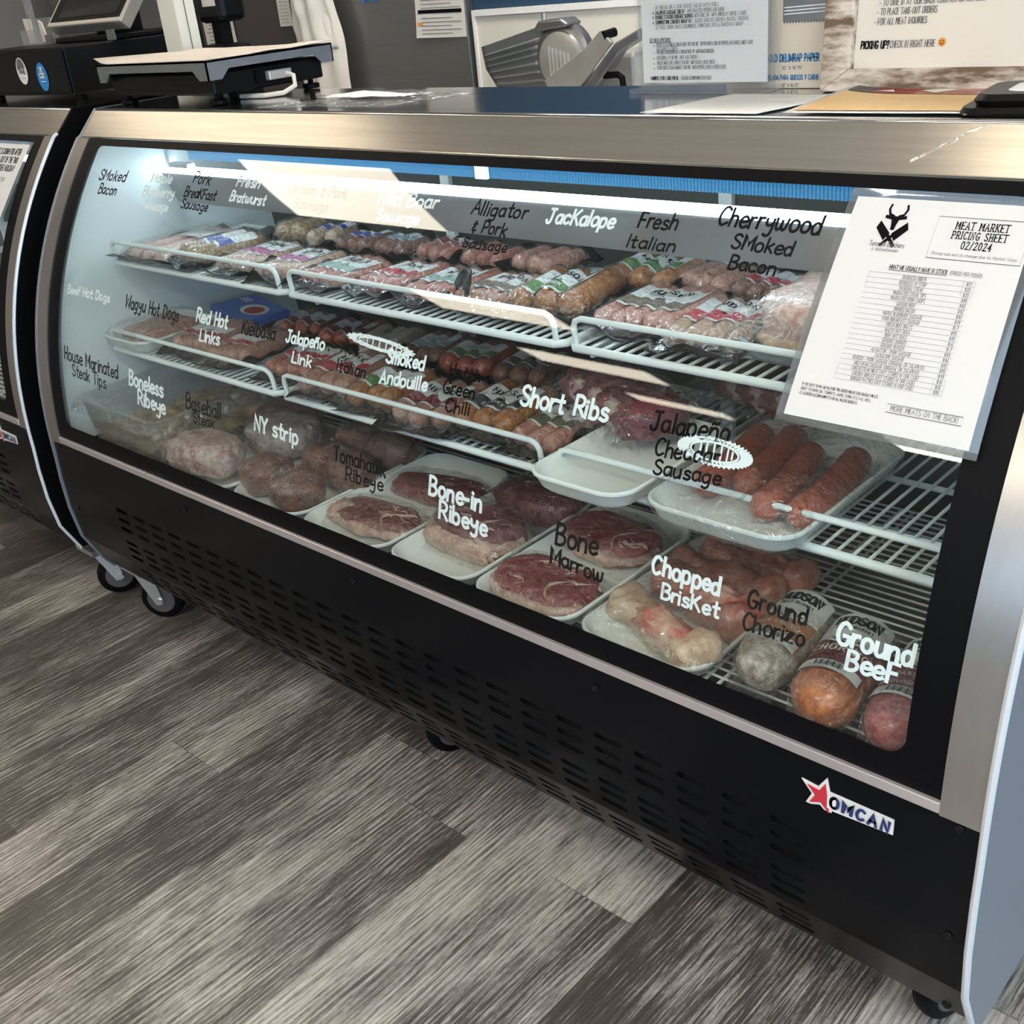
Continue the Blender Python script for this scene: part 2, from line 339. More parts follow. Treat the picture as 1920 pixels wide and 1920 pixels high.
# ------------------------------------------------------------------ lettering drawn as pen strokes
def catmull(p, k=5):
    if len(p) < 3: return p
    cl = p[0] == p[-1]; o = []
    for i in range(len(p)-1):
        p1, p2 = p[i], p[i+1]
        p0 = p[i-1] if i else (p[-2] if cl else p1); p3 = p[i+2] if i+2 < len(p) else (p[1] if cl else p2)
        for j in range(k):
            t = j/k
            o.append(tuple(.5*(2*p1[d]+(p2[d]-p0[d])*t+(2*p0[d]-5*p1[d]+4*p2[d]-p3[d])*t*t+(3*p1[d]-p0[d]-3*p2[d]+p3[d])*t**3) for d in (0, 1)))
    o.append(p[-1]); return o
GL = {
'a':"5.6 ~5,5 3,6 1,5 .5,3 1,1 2.5,0 4.2,.9 5,2.6;5,6 5,1.6 5.5,0", 'b':"5.6 .5,10 .5,0;~.5,4 2,6 4.2,5.5 5,3 4.2,.5 2,0 .5,1.5",
'c':"5 ~4.8,5 3,6 1,5 .5,3 1.2,.8 3,0 4.8,1", 'd':"5.6 5,10 5,0;~5,4.5 3,6 1,5 .5,3 1.2,.6 3,0 5,1.8",
'e':"5.3 ~.7,3 4.8,3.4 4.5,5.2 3,6 1.3,5.2 .5,3 1.2,.8 3,0 5,1", 'f':"4.4 ~4.4,9.3 3,10 2,9 1.8,6 1.8,0;.3,5.5 4,5.5",
'g':"5.6 ~5,5 3,6 1,5 .5,3.2 1.2,1 3,.3 5,2;~5,6 5,1 4.7,-2 3,-3.3 1,-2.5", 'h':"5.4 .5,10 .5,0;~.5,3.5 2,5.8 4,5.6 4.7,4 4.8,0",
'i':"1.6 .8,6 .8,0;.7,8 .95,8.4", 'k':"5.2 .5,10 .5,0;4.5,6.3 .6,2.8;1.6,3.7 4.8,0", 'l':"1.6 .8,10 .8,0",
'm':"7 .5,6 .5,0;~.5,3.8 1.8,5.9 3.2,5.4 3.5,3.5 3.5,0;~3.5,3.5 4.8,5.9 6.2,5.4 6.5,3.5 6.5,0", 'n':"5.4 .5,6 .5,0;~.5,3.5 2,5.8 4,5.6 4.7,4 4.8,0",
'o':"5.8 ~2.8,6 1,5 .5,3 1,1 2.8,0 4.7,1 5.2,3 4.7,5 2.8,6", 'p':"5.6 .5,6 .5,-3.3;~.5,4 2,6 4.2,5.5 5,3 4.2,.5 2,0 .5,1.5",
'q':"5.6 5,6 5,-3.3;~5,5 3,6 1,5 .5,3 1.2,.6 3,0 5,2", 'r':"3.9 .5,6 .5,0;~.5,3.5 1.8,5.6 3.7,5.8", 's':"4.9 ~4.3,5.2 2.5,6 .9,5 1.5,3.5 3.8,2.6 4.5,1.2 2.8,0 .5,.7",
't':"4.4 ~2,9.4 2,1.5 2.7,.1 4,.4;.2,6 4,6.2", 'u':"5.5 ~.5,6 .5,2 1.5,.2 3.2,.3 4.8,2;4.8,6 4.9,0", 'v':"5 .3,6 2.5,0 4.8,6",
'w':"7.3 ~.4,6 .8,1.5 2,.1 3.3,1.5 3.6,5;~3.6,5 3.9,1.5 5.1,.1 6.4,1.5 6.9,6", 'x':"5 .4,6 4.6,0;4.6,6 .4,0", 'y':"5.4 ~.5,6 .7,3.5 2,2.4 4,3 4.8,4.5;~4.8,6 4.8,1 4.3,-2.3 2.5,-3.3 .8,-2.5", 'z':"5.4 .5,6 4.5,6 .5,0 5,0",
'ñ':"5.4 .5,6 .5,0;~.5,3.5 2,5.8 4,5.6 4.7,4 4.8,0;~.8,7.7 1.8,8.6 3,7.9 4.3,8.7",
'A':"6.4 0,0 3.2,10 6.2,0;1.2,3.6 5.2,3.6", 'B':"6 .5,10 .5,0;~.5,10 3,10 5,8.8 4.6,6.4 2.5,5.4 .5,5.2;~.5,5.2 3.5,5.2 5.6,3.8 5.4,1.4 3.2,0 .5,.1",
'C':"6.2 ~6,8.5 4,10 1.8,9 .5,5.5 1,2 3,0 6,1.5", 'D':"6.4 .5,10 .5,0;~.5,10 3.5,9.6 5.8,7 5.8,3.5 3.8,.5 .5,0", 'E':"5.4 5,10 .5,10 .5,0 5.2,0;.5,5.2 4.5,5.2", 'F':"5.2 5,10 .5,10 .5,0;.5,5.2 4.3,5.2",
'G':"7 ~6,8.3 4,10 1.8,9 .5,5.5 1,1.8 3,0 5.5,.8 6.2,4;3.5,4.2 6.8,4.2", 'H':"6 .5,10 .5,0;5.5,10 5.5,0;.5,5 5.5,5", 'I':"1.8 .9,10 .9,0", 'J':"6.2 1.5,10 6,10;~4,10 4,2.5 3,.2 1.2,.3 .3,2",
'K':"6 .5,10 .5,0;5.5,10 .6,4.4;2,5.6 6,0", 'L':"5.2 .5,10 .5,0 5,0", 'M':"7.4 .4,0 .8,10 3.7,3.5 6.6,10 7,0", 'N':"6.2 .5,0 .5,10 5.6,0 5.6,10", 'O':"7 ~3.5,10 1.2,8.5 .5,5 1.2,1.5 3.5,0 5.8,1.5 6.5,5 5.8,8.5 3.5,10",
'P':"5.8 .5,0 .5,10;~.5,10 3.5,10 5.5,8.2 5,5.6 3,4.6 .5,4.7", 'Q':"7 ~3.5,10 1.2,8.5 .5,5 1.2,1.5 3.5,0 5.8,1.5 6.5,5 5.8,8.5 3.5,10;4.2,2.5 6.6,-.6", 'R':"6.2 .5,0 .5,10;~.5,10 3.5,10 5.5,8.2 5,5.6 3,4.6 .5,4.7;2.8,4.6 6,0",
'S':"5.8 ~5.2,8.6 3.2,10 1,9 .8,7 2.5,5.4 4.8,4 5.5,2 3.8,0 1.5,.3 .2,1.6", 'T':"6.5 0,10 6.5,10;3.2,10 3.2,0", 'U':"6 ~.5,10 .5,3 1.8,.3 4.2,.3 5.5,3 5.5,10", 'V':"6 0,10 3,0 6,10", 'W':"8 0,10 1.8,0 4,8 6.2,0 8,10", 'X':"6 .2,10 5.8,0;5.8,10 .2,0", 'Y':"6 .2,10 3,5 5.8,10;3,5 3,0", 'Z':"6 .3,10 5.6,10 .3,0 5.8,0",
'0':"5.8 ~2.9,10 1,8.5 .4,5 1,1.5 2.9,0 4.8,1.5 5.4,5 4.8,8.5 2.9,10", '1':"3 .3,8 2,10 2,0", '2':"5.4 ~.5,8 2,10 4.3,9.4 4.6,7 .4,0;.4,0 5,0", '3':"5.4 ~.5,9 2.5,10 4.6,8.6 4,6 2.2,5.3;~2.2,5.3 4.8,4.4 4.9,1.6 2.6,0 .4,1.2", '4':"5.8 4,0 4,10 .2,3 5.4,3", '5':"5.4 4.8,10 1,10 .7,5.6;~.7,5.6 3,6.2 5,4 4.4,1 2.4,0 .4,1.2", '6':"5.4 ~4.4,9.6 1.8,7 .5,3 1.4,.5 3.4,.2 4.9,2.4 3.6,5.2 .8,3.8", '7':"5.2 .3,10 5,10 1.8,0", '8':"5.4 ~2.7,10 .9,8.6 1.2,6.4 2.7,5.3 4.7,3.4 4.4,.9 2.7,0 1,.9 .7,3.4 2.7,5.3 4.2,6.4 4.5,8.6 2.7,10", '9':"5.4 ~4.7,7 2.5,4.8 .6,6.6 1.4,9.4 3.4,9.9 4.7,7.6 4,2.5 2.4,0",
'&':"4.6 ~4,5.6 2.3,6.4 1,5.1 2.5,3.7 .7,2 1.8,.3 4.2,1.1;2.4,8 2.4,6.6;2.4,.1 2.4,-1.3", '-':"4 .6,3.6 3.4,3.6", '/':"4 .2,-1 3.8,10.5", '$':"5.4 ~4.8,8 2.7,9 .8,7.4 2.5,5.2 4.8,3.4 2.9,1 .4,2;2.7,10.2 2.7,-.3", '(':"2.6 ~2.2,11 .7,7 .7,3 2.2,-1", ')':"2.6 ~.4,11 1.9,7 1.9,3 .4,-1", '!':"1.6 .8,10 .8,3;.8,.6 .8,0", '?':"5 ~.4,8 2,10 4.2,9 4,7 2.2,5 2.2,3;2.2,.6 2.2,0", '.':"1.6 .8,.5 .8,0", ',':"1.6 .9,.6 .4,-1.4", "'":"1.4 .7,10 .6,8", '"':"3 .7,10 .6,8;2.2,10 2.1,8", '*':"3 1.5,5.6 1.5,4.4;.9,5 2.1,5", ':':"1.6 .8,5.6 .8,5;.8,1.4 .8,.8", ' ':"3.6"}
GP = {}
for ch, sp in GL.items():
    wd, _, rest = sp.partition(' '); ss = []
    for st in [x for x in rest.split(';') if x.strip()]:
        st = st.strip(); cu = st[0] == '~'; pts = [tuple(float(q)/10 for q in p.split(',')) for p in st.lstrip('~').split()]
        ss.append(catmull(pts) if cu else pts)
    GP[ch] = (float(wd)/10, ss)
def ribbon(mb, pts, hw, fm, mi=0):
    """flat pen stroke of half width hw in 2D mapped to 3D by fm(u, v)"""
    p = [Vector(q) for q in pts]; n = len(p); L = []
    cl = n > 3 and (p[0]-p[-1]).length < 1e-6
    for i in range(n):
        d = (p[min(i+1, n-1)]-p[max(i-1, 0)]) if not cl or 0 < i < n-1 else p[1]-p[-2]
        if d.length < 1e-9: d = Vector((1, 0))
        d.normalize(); nn = Vector((-d.y, d.x)); k = 1
        if 0 < i < n-1:
            a = (p[i]-p[i-1]).normalized(); b = (p[i+1]-p[i]).normalized(); c = max(.45, math.sqrt(max(0, (1+a.dot(b))/2))); k = 1/c
        q = p[i]
        if not cl:
            if i == 0: q = q-d*hw*.7
            if i == n-1: q = q+d*hw*.7
        L.append((q+nn*hw*k, q-nn*hw*k))
    vs = [fm(*x) for pr in L for x in pr]
    mb.add(vs, [(2*i, 2*i+1, 2*i+3, 2*i+2) for i in range(n-1)], mi)
def text_width(t, track=.12): return sum(GP.get(c, GP[' '])[0]+track for c in t)-track
def ink(mb, text, x0, y0, h, fm, hw=.06, width=None, align='l', slant=0, track=.12, serif=0, mi=0, wob=0):
    """write text with cap height h (2D units of fm); hw = pen half width / h; width = squeeze to this length"""
    tw = text_width(text, track)*h; sx = (width/tw if width else 1)
    if align == 'c': x0 -= tw*sx/2
    if align == 'r': x0 -= tw*sx
    x = 0
    for c in text:
        wd, ss = GP.get(c, GP[' '])
        jx, jy, js = (random.uniform(-1, 1)*wob, random.uniform(-1, 1)*wob, 1+random.uniform(-1, 1)*wob) if wob else (0, 0, 1)
        for st in ss:
            pts = [(x0+(x+a*js+b*slant+jx)*h*sx, y0+(b*js+jy)*h) for a, b in st]
            ribbon(mb, pts, hw*h, fm, mi)
            if serif:
                for a, b in (st[0], st[-1]):
                    if abs(b) < .02 or abs(b-1) < .02:
                        ribbon(mb, [(x0+(x+a-serif)*h*sx, y0+b*h), (x0+(x+a+serif)*h*sx, y0+b*h)], hw*h*.7, fm, mi)
        x += wd+track
    return tw*sx

# ------------------------------------------------------------------ the room
X0, X1, Y0, Y1, H = -5.2, 3.4, -6.4, 2.0, 2.9
struct(MB().box((X0, Y0, -.08), (X1, 2.75, 0)).build('floor', 'vinyl_planks', smooth=False))
struct(MB().box((X0, Y0, H), (X1, 2.75, H+.1)).build('ceiling', 'ceiling_tile', smooth=False))
for q in (((-1.735, Y1, 0), (X1, Y1+.1, H)), ((-1.757, Y1, 0), (-1.735, 2.75, H)), ((X0, 2.65, 0), (-1.757, 2.75, H)), ((X0, Y1, 2.05), (-1.757, Y1+.1, H))): struct(MB().box(*q).build('wall_back', 'blue_wall', smooth=False))
struct(MB().box((X0-.1, Y0, 0), (X0, 2.75, H)).build('wall_left', 'wall_paint', smooth=False))
fx0, fx1, fz0, fz1 = -.9, 3.0, .9, 2.4
struct(MB().box((X0, Y0-.1, 0), (fx0, Y0, H)).box((fx1, Y0-.1, 0), (X1, Y0, H)).box((fx0, Y0-.1, 0), (fx1, Y0, fz0)).box((fx0, Y0-.1, fz1), (fx1, Y0, H)).build('wall_front', 'wall_paint', smooth=False))
wf = MB().box((fx0, Y0-.06, fz0), (fx1, Y0+.01, fz0+.05)).box((fx0, Y0-.06, fz1-.05), (fx1, Y0+.01, fz1))
for x in (fx0, .4, 1.7, fx1-.05): wf.box((x, Y0-.06, fz0), (x+.05, Y0+.01, fz1))
wf = struct(wf.build('window_2', 'aluminium_dull', smooth=False)); MB().box((fx0, Y0-.026, fz0), (fx1, Y0-.02, fz1)).build('window_pane', 'window_glass', wf, smooth=False)
wr = MB(); wy0, wy1, wz0, wz1 = -3.2, 1.4, .3, 2.4
wr.box((X1, Y0, 0), (X1+.1, wy0, H)).box((X1, wy1, 0), (X1+.1, Y1, H)).box((X1, wy0, 0), (X1+.1, wy1, wz0)).box((X1, wy0, wz1), (X1+.1, wy1, H))
struct(wr.build('wall_right', 'wall_paint', smooth=False))
wf = MB()
for a, b in (((X1-.01, wy0, wz0), (X1+.06, wy1, wz0+.06)), ((X1-.01, wy0, wz1-.06), (X1+.06, wy1, wz1))): wf.box(a, b)
for y in (wy0, -1.7, -.15, wy1-.06): wf.box((X1-.01, y, wz0), (X1+.06, y+.06, wz1))
wf = struct(wf.build('window_1', 'aluminium_dull', smooth=False))
MB().box((X1+.02, wy0, wz0), (X1+.026, wy1, wz1)).build('window_pane', 'window_glass', wf, smooth=False)
struct(MB().box((-30, -40, -.2), (40, 40, -.12)).build('ground', 'ground', smooth=False))

def ceiling_lamp(x0, x1, y0, y1, label, mat):
    t = thing('ceiling_lamp', label, 'lamp', ((x0+x1)/2, (y0+y1)/2, H), 0, 'ceiling troffers')
    a, b = (x1-x0)/2, (y1-y0)/2
    f = MB(); e = .03
    for p, q in (((-a-e, -b-e, -.03), (a+e, -b, 0)), ((-a-e, b, -.03), (a+e, b+e, 0)), ((-a-e, -b, -.03), (-a, b, 0)), ((a, -b, -.03), (a+e, b, 0))): f.box(p, q)
    f.build('frame', 'white_liner', t, smooth=False)
    MB().box((-a, -b, -.022), (a, b, -.004)).build('diffuser', mat, t, smooth=False)
for i, (x0, x1, y0, y1) in enumerate([(-3.45, -2.35, -1.52, -.82), (-3.45, -2.42, -3.02, -2.66), (-3.45, -2.42, -4.18, -3.84), (-3.2, -2.4, -5.1, -4.86),
                       (.12, 1.3, -.75, -.08), (.4, 1.5, -3.2, -2.6), (1.9, 3.0, -1.9, -1.3), (-1.2, -.1, .9, 1.5), (-1.15, -.15, -4.8, -4.3), (-4.4, -2.3, -.48, -.08)]):  # far middle panel is added to brighten the right end trim
    ceiling_lamp(x0, x1, y0, y1, 'recessed white ceiling light panel, %s' % ['nearest the counter on the left', 'second from the counter on the left', 'third from the counter on the left', 'farthest from the counter on the left', 'above the right end of the display case', 'added fill light behind the customer on the right', 'added fill light nearest the shop window', 'added fill light above the work table', 'added to brighten the end trim, far behind the customer near the middle', 'long one above the far left case'][i], 'lamp' if i < 4 else ('lamp_dim' if i in (4, 9) else 'lamp_fill'))  # strongest panels are added fill, kept out of the glass reflections

# ------------------------------------------------------------------ curved glass display case
def PG(z): return .28617*z**3+.044483*z**2-.16982*z-.14945
FAC = [(.138, -.154), (.214, -.188), (.289, -.196), (.36, -.196), (.452, -.1905)]
def PY(z):
    if z >= .452: return PG(z)
    for (z0, y0), (z1, y1) in zip(FAC, FAC[1:]):
        if z <= z1: return y0+(y1-y0)*(z-z0)/(z1-z0)
def curve(z0, z1, off=0, n=24): return [(PY(z0+(z1-z0)*i/n)+off, z0+(z1-z0)*i/n) for i in range(n+1)]
def glass_map(zb, off=.0075):
    """(x, distance up the glass from height zb) -> point just inside the glass"""
    k = math.sqrt(1+(3*.28617*zb*zb+2*.044483*zb-.16982)**2)
    return lambda u, v: (u, PG(zb+v/k)+off, zb+v/k)

LETTERS = [('K', 'SMoked', -0.873, 0.9716, -0.7705, 0.9713, 0.021),
 ('K', 'Bacon', -0.8594, 0.9485, -0.79, 0.9482, 0.0199),
 ('W', 'Maple', -0.6781, 0.9759, -0.6088, 0.9754, 0.0179),
 ('W', 'Blueberry', -0.6935, 0.9529, -0.5858, 0.9539, 0.0178),
 ('W', 'Sausage', -0.6774, 0.932, -0.5916, 0.9325, 0.0157),
 ('K', 'Pork', -0.5389, 0.98, -0.4828, 0.9783, 0.02),
 ('K', 'BreaKFast', -0.5529, 0.958, -0.4508, 0.9566, 0.018),
 ('K', 'Sausage', -0.5518, 0.9406, -0.466, 0.9388, 0.017),
 ('W', 'Fresh', -0.4043, 0.9809, -0.3364, 0.98, 0.0173),
 ('W', 'Bratwurst', -0.4097, 0.9586, -0.3057, 0.9563, 0.0172),
 ('K', 'Venison & Pork', -0.2601, 0.9789, -0.1034, 0.9756, 0.0171),
 ('K', 'Sausage', -0.2296, 0.9589, -0.1393, 0.9573, 0.0153),
 ('W', 'Wild Boar', -0.0318, 0.9737, 0.099, 0.9747, 0.0196),
 ('W', 'Sausage', -0.0211, 0.9537, 0.0723, 0.9527, 0.0157),
 ('K', 'Alligator', 0.1701, 0.9722, 0.2725, 0.9726, 0.0196),
 ('K', '& Pork', 0.1806, 0.9525, 0.2455, 0.95, 0.0174),
 ('K', 'Sausage', 0.1729, 0.9329, 0.2569, 0.9329, 0.0137),
 ('W', 'JacKalope', 0.3084, 0.9706, 0.4196, 0.9718, 0.0198),
 ('K', 'Fresh', 0.4548, 0.9751, 0.5115, 0.9749, 0.0194),
 ('K', 'Italian', 0.4464, 0.9538, 0.5194, 0.9532, 0.0154),
 ('K', 'Cherrywood', 0.5638, 0.9841, 0.6957, 0.983, 0.0217),
 ('K', 'SMoked', 0.5929, 0.963, 0.671, 0.9613, 0.0167),
 ('K', 'Bacon', 0.5964, 0.9433, 0.6583, 0.9415, 0.0161),
 ('W', 'Beef Hot Dogs', -0.8992, 0.768, -0.7293, 0.7686, 0.0166),
 ('K', 'Wagyu Hot Dogs', -0.6685, 0.7669, -0.4832, 0.763, 0.0233),
 ('W', 'Red Hot', -0.4283, 0.7721, -0.3314, 0.7712, 0.0218),
 ('W', 'Links', -0.4121, 0.7421, -0.3497, 0.7426, 0.0201),
 ('K', 'Kielbasa', -0.2901, 0.7688, -0.1967, 0.771, 0.0226),
 ('W', 'Jalapeño', -0.1684, 0.7723, -0.0704, 0.7729, 0.0183),
 ('W', 'Link', -0.1471, 0.745, -0.0961, 0.7437, 0.0168),
 ('K', 'Hot', -0.0306, 0.7753, 0.0105, 0.7756, 0.0159),
 ('K', 'Italian', -0.0352, 0.7488, 0.033, 0.7477, 0.0176),
 ('W', 'Smoked', 0.0731, 0.7764, 0.1539, 0.7766, 0.019),
 ('W', 'Andouille', 0.0667, 0.7469, 0.1654, 0.7516, 0.0183),
 ('K', 'Hatch', 0.2031, 0.7783, 0.2644, 0.7774, 0.0159),
 ('K', 'Green', 0.1982, 0.7548, 0.2595, 0.7557, 0.0175),
 ('K', 'Chili', 0.2062, 0.7308, 0.2539, 0.7335, 0.0176),
 ('W', 'Short Ribs', 0.3409, 0.7625, 0.4847, 0.7668, 0.0241),
 ('K', 'Jalapeño', 0.5476, 0.7684, 0.6554, 0.7754, 0.022),
 ('K', 'Cheddar', 0.5606, 0.7427, 0.6478, 0.7495, 0.0197),
 ('K', 'Sausage', 0.5634, 0.7226, 0.6553, 0.7284, 0.0174),
 ('K', 'House Marinated', -0.9046, 0.6407, -0.6886, 0.6333, 0.0256),
 ('K', 'Steak Tips', -0.8744, 0.6109, -0.7373, 0.6068, 0.0237),
 ('W', 'Boneless', -0.6468, 0.6309, -0.5248, 0.6276, 0.0272),
 ('W', 'Ribeye', -0.6169, 0.5987, -0.5206, 0.595, 0.0264),
 ('K', 'Baseball', -0.4478, 0.6209, -0.3379, 0.6212, 0.0268),
 ('K', 'Steak', -0.4271, 0.5997, -0.3591, 0.6004, 0.0193),
 ('W', 'NY strip', -0.2399, 0.6224, -0.1199, 0.6214, 0.0251),
 ('K', 'Tomahawk', -0.029, 0.6164, 0.0939, 0.6151, 0.0234),
 ('K', 'Ribeye', -0.0006, 0.5906, 0.0881, 0.5919, 0.0211),
 ('W', 'Bone-in', 0.1875, 0.612, 0.2928, 0.6112, 0.0265),
 ('W', 'Ribeye', 0.2089, 0.5825, 0.3031, 0.5796, 0.0253),
 ('K', 'Bone', 0.4263, 0.6015, 0.4949, 0.6046, 0.0274),
 ('K', 'Marrow', 0.4177, 0.5742, 0.5065, 0.571, 0.0221),
 ('W', 'Chopped', 0.5791, 0.6077, 0.6746, 0.6068, 0.0227),
 ('W', 'BrisKet', 0.5942, 0.5787, 0.6756, 0.5789, 0.0191),
 ('K', 'Ground', 0.7108, 0.6052, 0.7848, 0.6049, 0.0216),
 ('K', 'Chorizo', 0.7078, 0.5762, 0.7853, 0.5805, 0.0208),
 ('W', 'Ground', 0.8209, 0.5984, 0.9045, 0.5993, 0.0241),
 ('W', 'BeeF', 0.8348, 0.5729, 0.8916, 0.5752, 0.0223)]

def caster(parent, x, y, ang):
    c = MB(); a = math.radians(ang); d = Vector((math.cos(a), math.sin(a), 0)); n = Vector((-d.y, d.x, 0)); o = Vector((x, y, .052)); k = o+d*.03+Vector((0, 0, .088))
    c.box((k.x-.04, k.y-.035, .13), (k.x+.04, k.y+.035, .142))
    for s in (-1, 1):
        q = [o+n*s*.021+d*.010+Vector((0, 0, -.009)), o+n*s*.021-d*.009+Vector((0, 0, -.006)), o+n*s*.021+d*.004+Vector((0, 0, .078)), o+n*s*.021+d*.048+Vector((0, 0, .078))]
        c.loft([[tuple(p) for p in q], [tuple(p+n*s*.003) for p in q]])
    c.box((k.x-.028, k.y-.025, .122), (k.x+.028, k.y+.025, .132)); c.cyl(tuple(o-n*.028), tuple(o+n*.028), .008, 12)
    co = c.build('caster', 'zinc', parent)
    wv = MB()
    prof = [(-.016, .018), (-.016, .040), (-.013, .048), (-.006, .051), (.006, .051), (.013, .048), (.016, .040), (.016, .018)]
    loops = []
    for w_, r_ in prof:
        loops.append([tuple(o+n*w_+(d*math.cos(t)+Vector((0, 0, 1))*math.sin(t))*r_) for t in [2*math.pi*i/32 for i in range(32)]])
    wo = wv.loft(loops).build('wheel', 'black_rubber', co); MB().cyl(tuple(o-n*.0175), tuple(o+n*.0175), .034, 24).build('hub', 'fridge_brown', wo, bevel=.003)
    return co

def make_case(ox, label, main):
    t = thing('refrigerated_display_case', label, 'display case', (ox, 0, 0), 0, 'curved glass meat cases')
    P = lambda mb, n, m, **k: mb.build(n, m, t, **k)
    P(MB().box((-1, .09, 1.072), (1, .372, 1.09)), 'counter_top', 'steel_top', bevel=.003)
    P(MB().prism([(.094, 1.0905), (.047, 1.0425), (.052, 1.036), (.075, 1.036), (.100, 1.072), (.100, 1.0905)], 0, -1.0, 1.0), 'fascia', 'steel', smooth=False, bevel=.0012)
    # curved end trims
    for s in (-1, 1):
        a, b = sorted((s*.957, s*1.0))
        o_ = curve(.452, 1.0405, -.004); i_ = curve(.452, 1.0405, .02)
        P(MB().prism(o_+i_[::-1], 0, a, b), 'end_trim', 'steel_trim', angle=30)
        a, b = sorted((s*1.0005, s*1.008))
        pts = [(-.139, .112)]+[(PY(z)-.004, z) for z in (.138, .175, .214, .25, .289, .33, .36, .41)]+curve(.452, 1.0405, -.005)+[(.048, 1.045), (.094, 1.0905), (.372, 1.0905), (.52, .80), (.58, .45), (.58, .112)]
        P(MB().prism(pts, 0, a, b), 'end_panel', 'steel_side' if ox == 0 else 'black_rubber', angle=30)  # second case: black side colour stands in for shade in the gap
        xx = s*1.0042
        if s > 0: P(MB().tube([(xx, y-.0005, z) for y, z in pts[:-5]], .0045, 8), 'edge_strip', 'edge_white')
        # white inner side wall
        a, b = sorted((s*.932, s*.95))
        w_ = curve(.452, 1.035, .016)+[(.40, 1.055), (.47, .452)]
        P(MB().prism(w_, 0, a, b), 'inner_side_wall', 'white_liner', angle=30)
    # glass
    g = MB(); n = 40; zz = [.468+(1.039-.468)*i/n for i in range(n+1)]
    loops = [[(-.952, PG(z), z), (.952, PG(z), z), (.952, PG(z)+.006, z), (-.952, PG(z)+.006, z)] for z in zz]
    go = P(g.loft(loops), 'front_glass', 'case_glass', angle=30)
    # black printed border with rounded inner corners
    bd = MB(); xo, xi, zt, zto, zb, zbo, r = .957, .913, 1.029, 1.041, .502, .468, .022
    F = lambda x, z: (x, PG(z)-.0012, z)
    def strip(x0, x1, z0, z1, k): bd.grid(1, k, lambda u, v: F(x0+(x1-x0)*u, z0+(z1-z0)*v))
    strip(-xo, -xi, zb, zt, 30); strip(xi, xo, zb, zt, 30); strip(-xo, xo, zt, zto, 2); strip(-xo, xo, zbo, zb, 3)
    for sx in (-1, 1):
        for zc, sz in ((zb, 1), (zt, -1)):
            cx_, cz = sx*(xi-r), zc+sz*r; arc = [F(cx_+sx*r*math.cos(a), cz-sz*r*math.sin(a)) for a in [math.pi/2*i/8 for i in range(9)]]
            bd.add([F(sx*xi, zc)]+arc, [(0, i, i+1) for i in range(1, 9)])
    bd.build('glass_border', 'black_rubber', go, solid=.0)
    P(MB().prism([(-.196, .4545), (-.196, .468), (-.185, .4695), (-.18, .4545)], 0, -.957, .957), 'silver_strip', 'silver_strip', smooth=False, bevel=.001)
    # black lower front panel, folded, with rows of vent slots cut through
    zs = [.138]; holes = []
    for c in ((.155, .173, .191), (.231, .250, .268), (.302, .323, .345)):
        for z in c: holes.append((z-.0043, z+.0043))
    lv = sorted(set([f[0] for f in FAC]+[z for h_ in holes for z in h_])); hz = [h_[0] for h_ in holes]
    xs = [-.9995]; hxs = []
    for k in range(24):
        a = -.775+.0668*k; xs += [a, a+.046]; hxs.append(a)
    xs.append(.9995); fp = MB()
    for j in range(len(lv)-1):
        for i in range(len(xs)-1):
            if lv[j] in hz and xs[i] in hxs:
                # rounded slot ends: fill the four corners
                x0, x1, z0, z1 = xs[i], xs[i+1], lv[j], lv[j+1]; r = (z1-z0)/2
                for sx, xe in ((1, x0), (-1, x1)):
                    for sz, ze in ((1, z0), (-1, z1)):
                        arc = [(xe+sx*(r-r*math.cos(a)), ze+sz*(r-r*math.sin(a))) for a in [math.pi/2*q/4 for q in range(5)]]
                        fp.add([(xe, PY(ze), ze)]+[(a, PY(b), b) for a, b in arc], [(0, q, q+1) if sx*sz > 0 else (0, q+1, q) for q in range(1, 5)])
                continue
            fp.add([(xs[i], PY(lv[j]), lv[j]), (xs[i+1], PY(lv[j]), lv[j]), (xs[i+1], PY(lv[j+1]), lv[j+1]), (xs[i], PY(lv[j+1]), lv[j+1])], [(0, 1, 2, 3)])
    P(fp, 'front_panel', 'black_panel', smooth=False)
    P(MB().prism([(-.175, .449), (-.178, .30), (-.170, .215), (-.1525, .1415), (.56, .142), (.56, .43), (-.16, .43), (-.16, .449)], 0, -.99, .99), 'base_body', 'black_void', smooth=False)
    P(MB().box((-.948, -.165, .4305), (.948, .47, .436)), 'deck_pan', 'deck_dark', smooth=False)
    for x, z in ((.978, .443), (.98, .297), (.975, .150), (-.978, .443), (-.965, .297), (-.487, .42), (.009, .424), (.5, .421)):
        y = PY(z); P(MB().cyl((x, y+.001, z), (x, y-.0025, z), .0052, 14), 'screw', 'black_plastic', bevel=.0008)
    P(MB().box((-.935, .092, 1.052), (.935, .40, 1.066)), 'inner_ceiling', 'white_liner', smooth=False)
    P(MB().prism([(.402, 1.052), (.42, 1.052), (.485, .436), (.467, .436)], 0, -.95, .95), 'rear_doors', 'rear_dark', smooth=False)
    # ribbed blue strip along the top of the rear doors
    rb = MB(); rb.grid(1300, 1, lambda u, v: (-.88+1.81*u, .214-.0035*math.sin(u*1300*math.pi/2), .972+.079*v))
    P(rb, 'ribbed_panel', 'blue_ribbed')
    P(MB().box((-.022, .204, .972), (.004, .210, 1.05)), 'door_post', 'white_liner', smooth=False)
    # light bar and its shade
    P(MB().box((-.925, .166, .9515), (.925, .178, .965)), 'light_bar', 'led', smooth=False)
    P(MB().prism([(.168, .951), (.196, .884), (.200, .884), (.176, .9515)], 0, -.928, .93), 'light_shade', 'steel_shroud', smooth=False)
    P(MB().box((-.90, .168, .9655), (-.885, .182, 1.052)), 'light_hanger', 'white_liner', smooth=False)
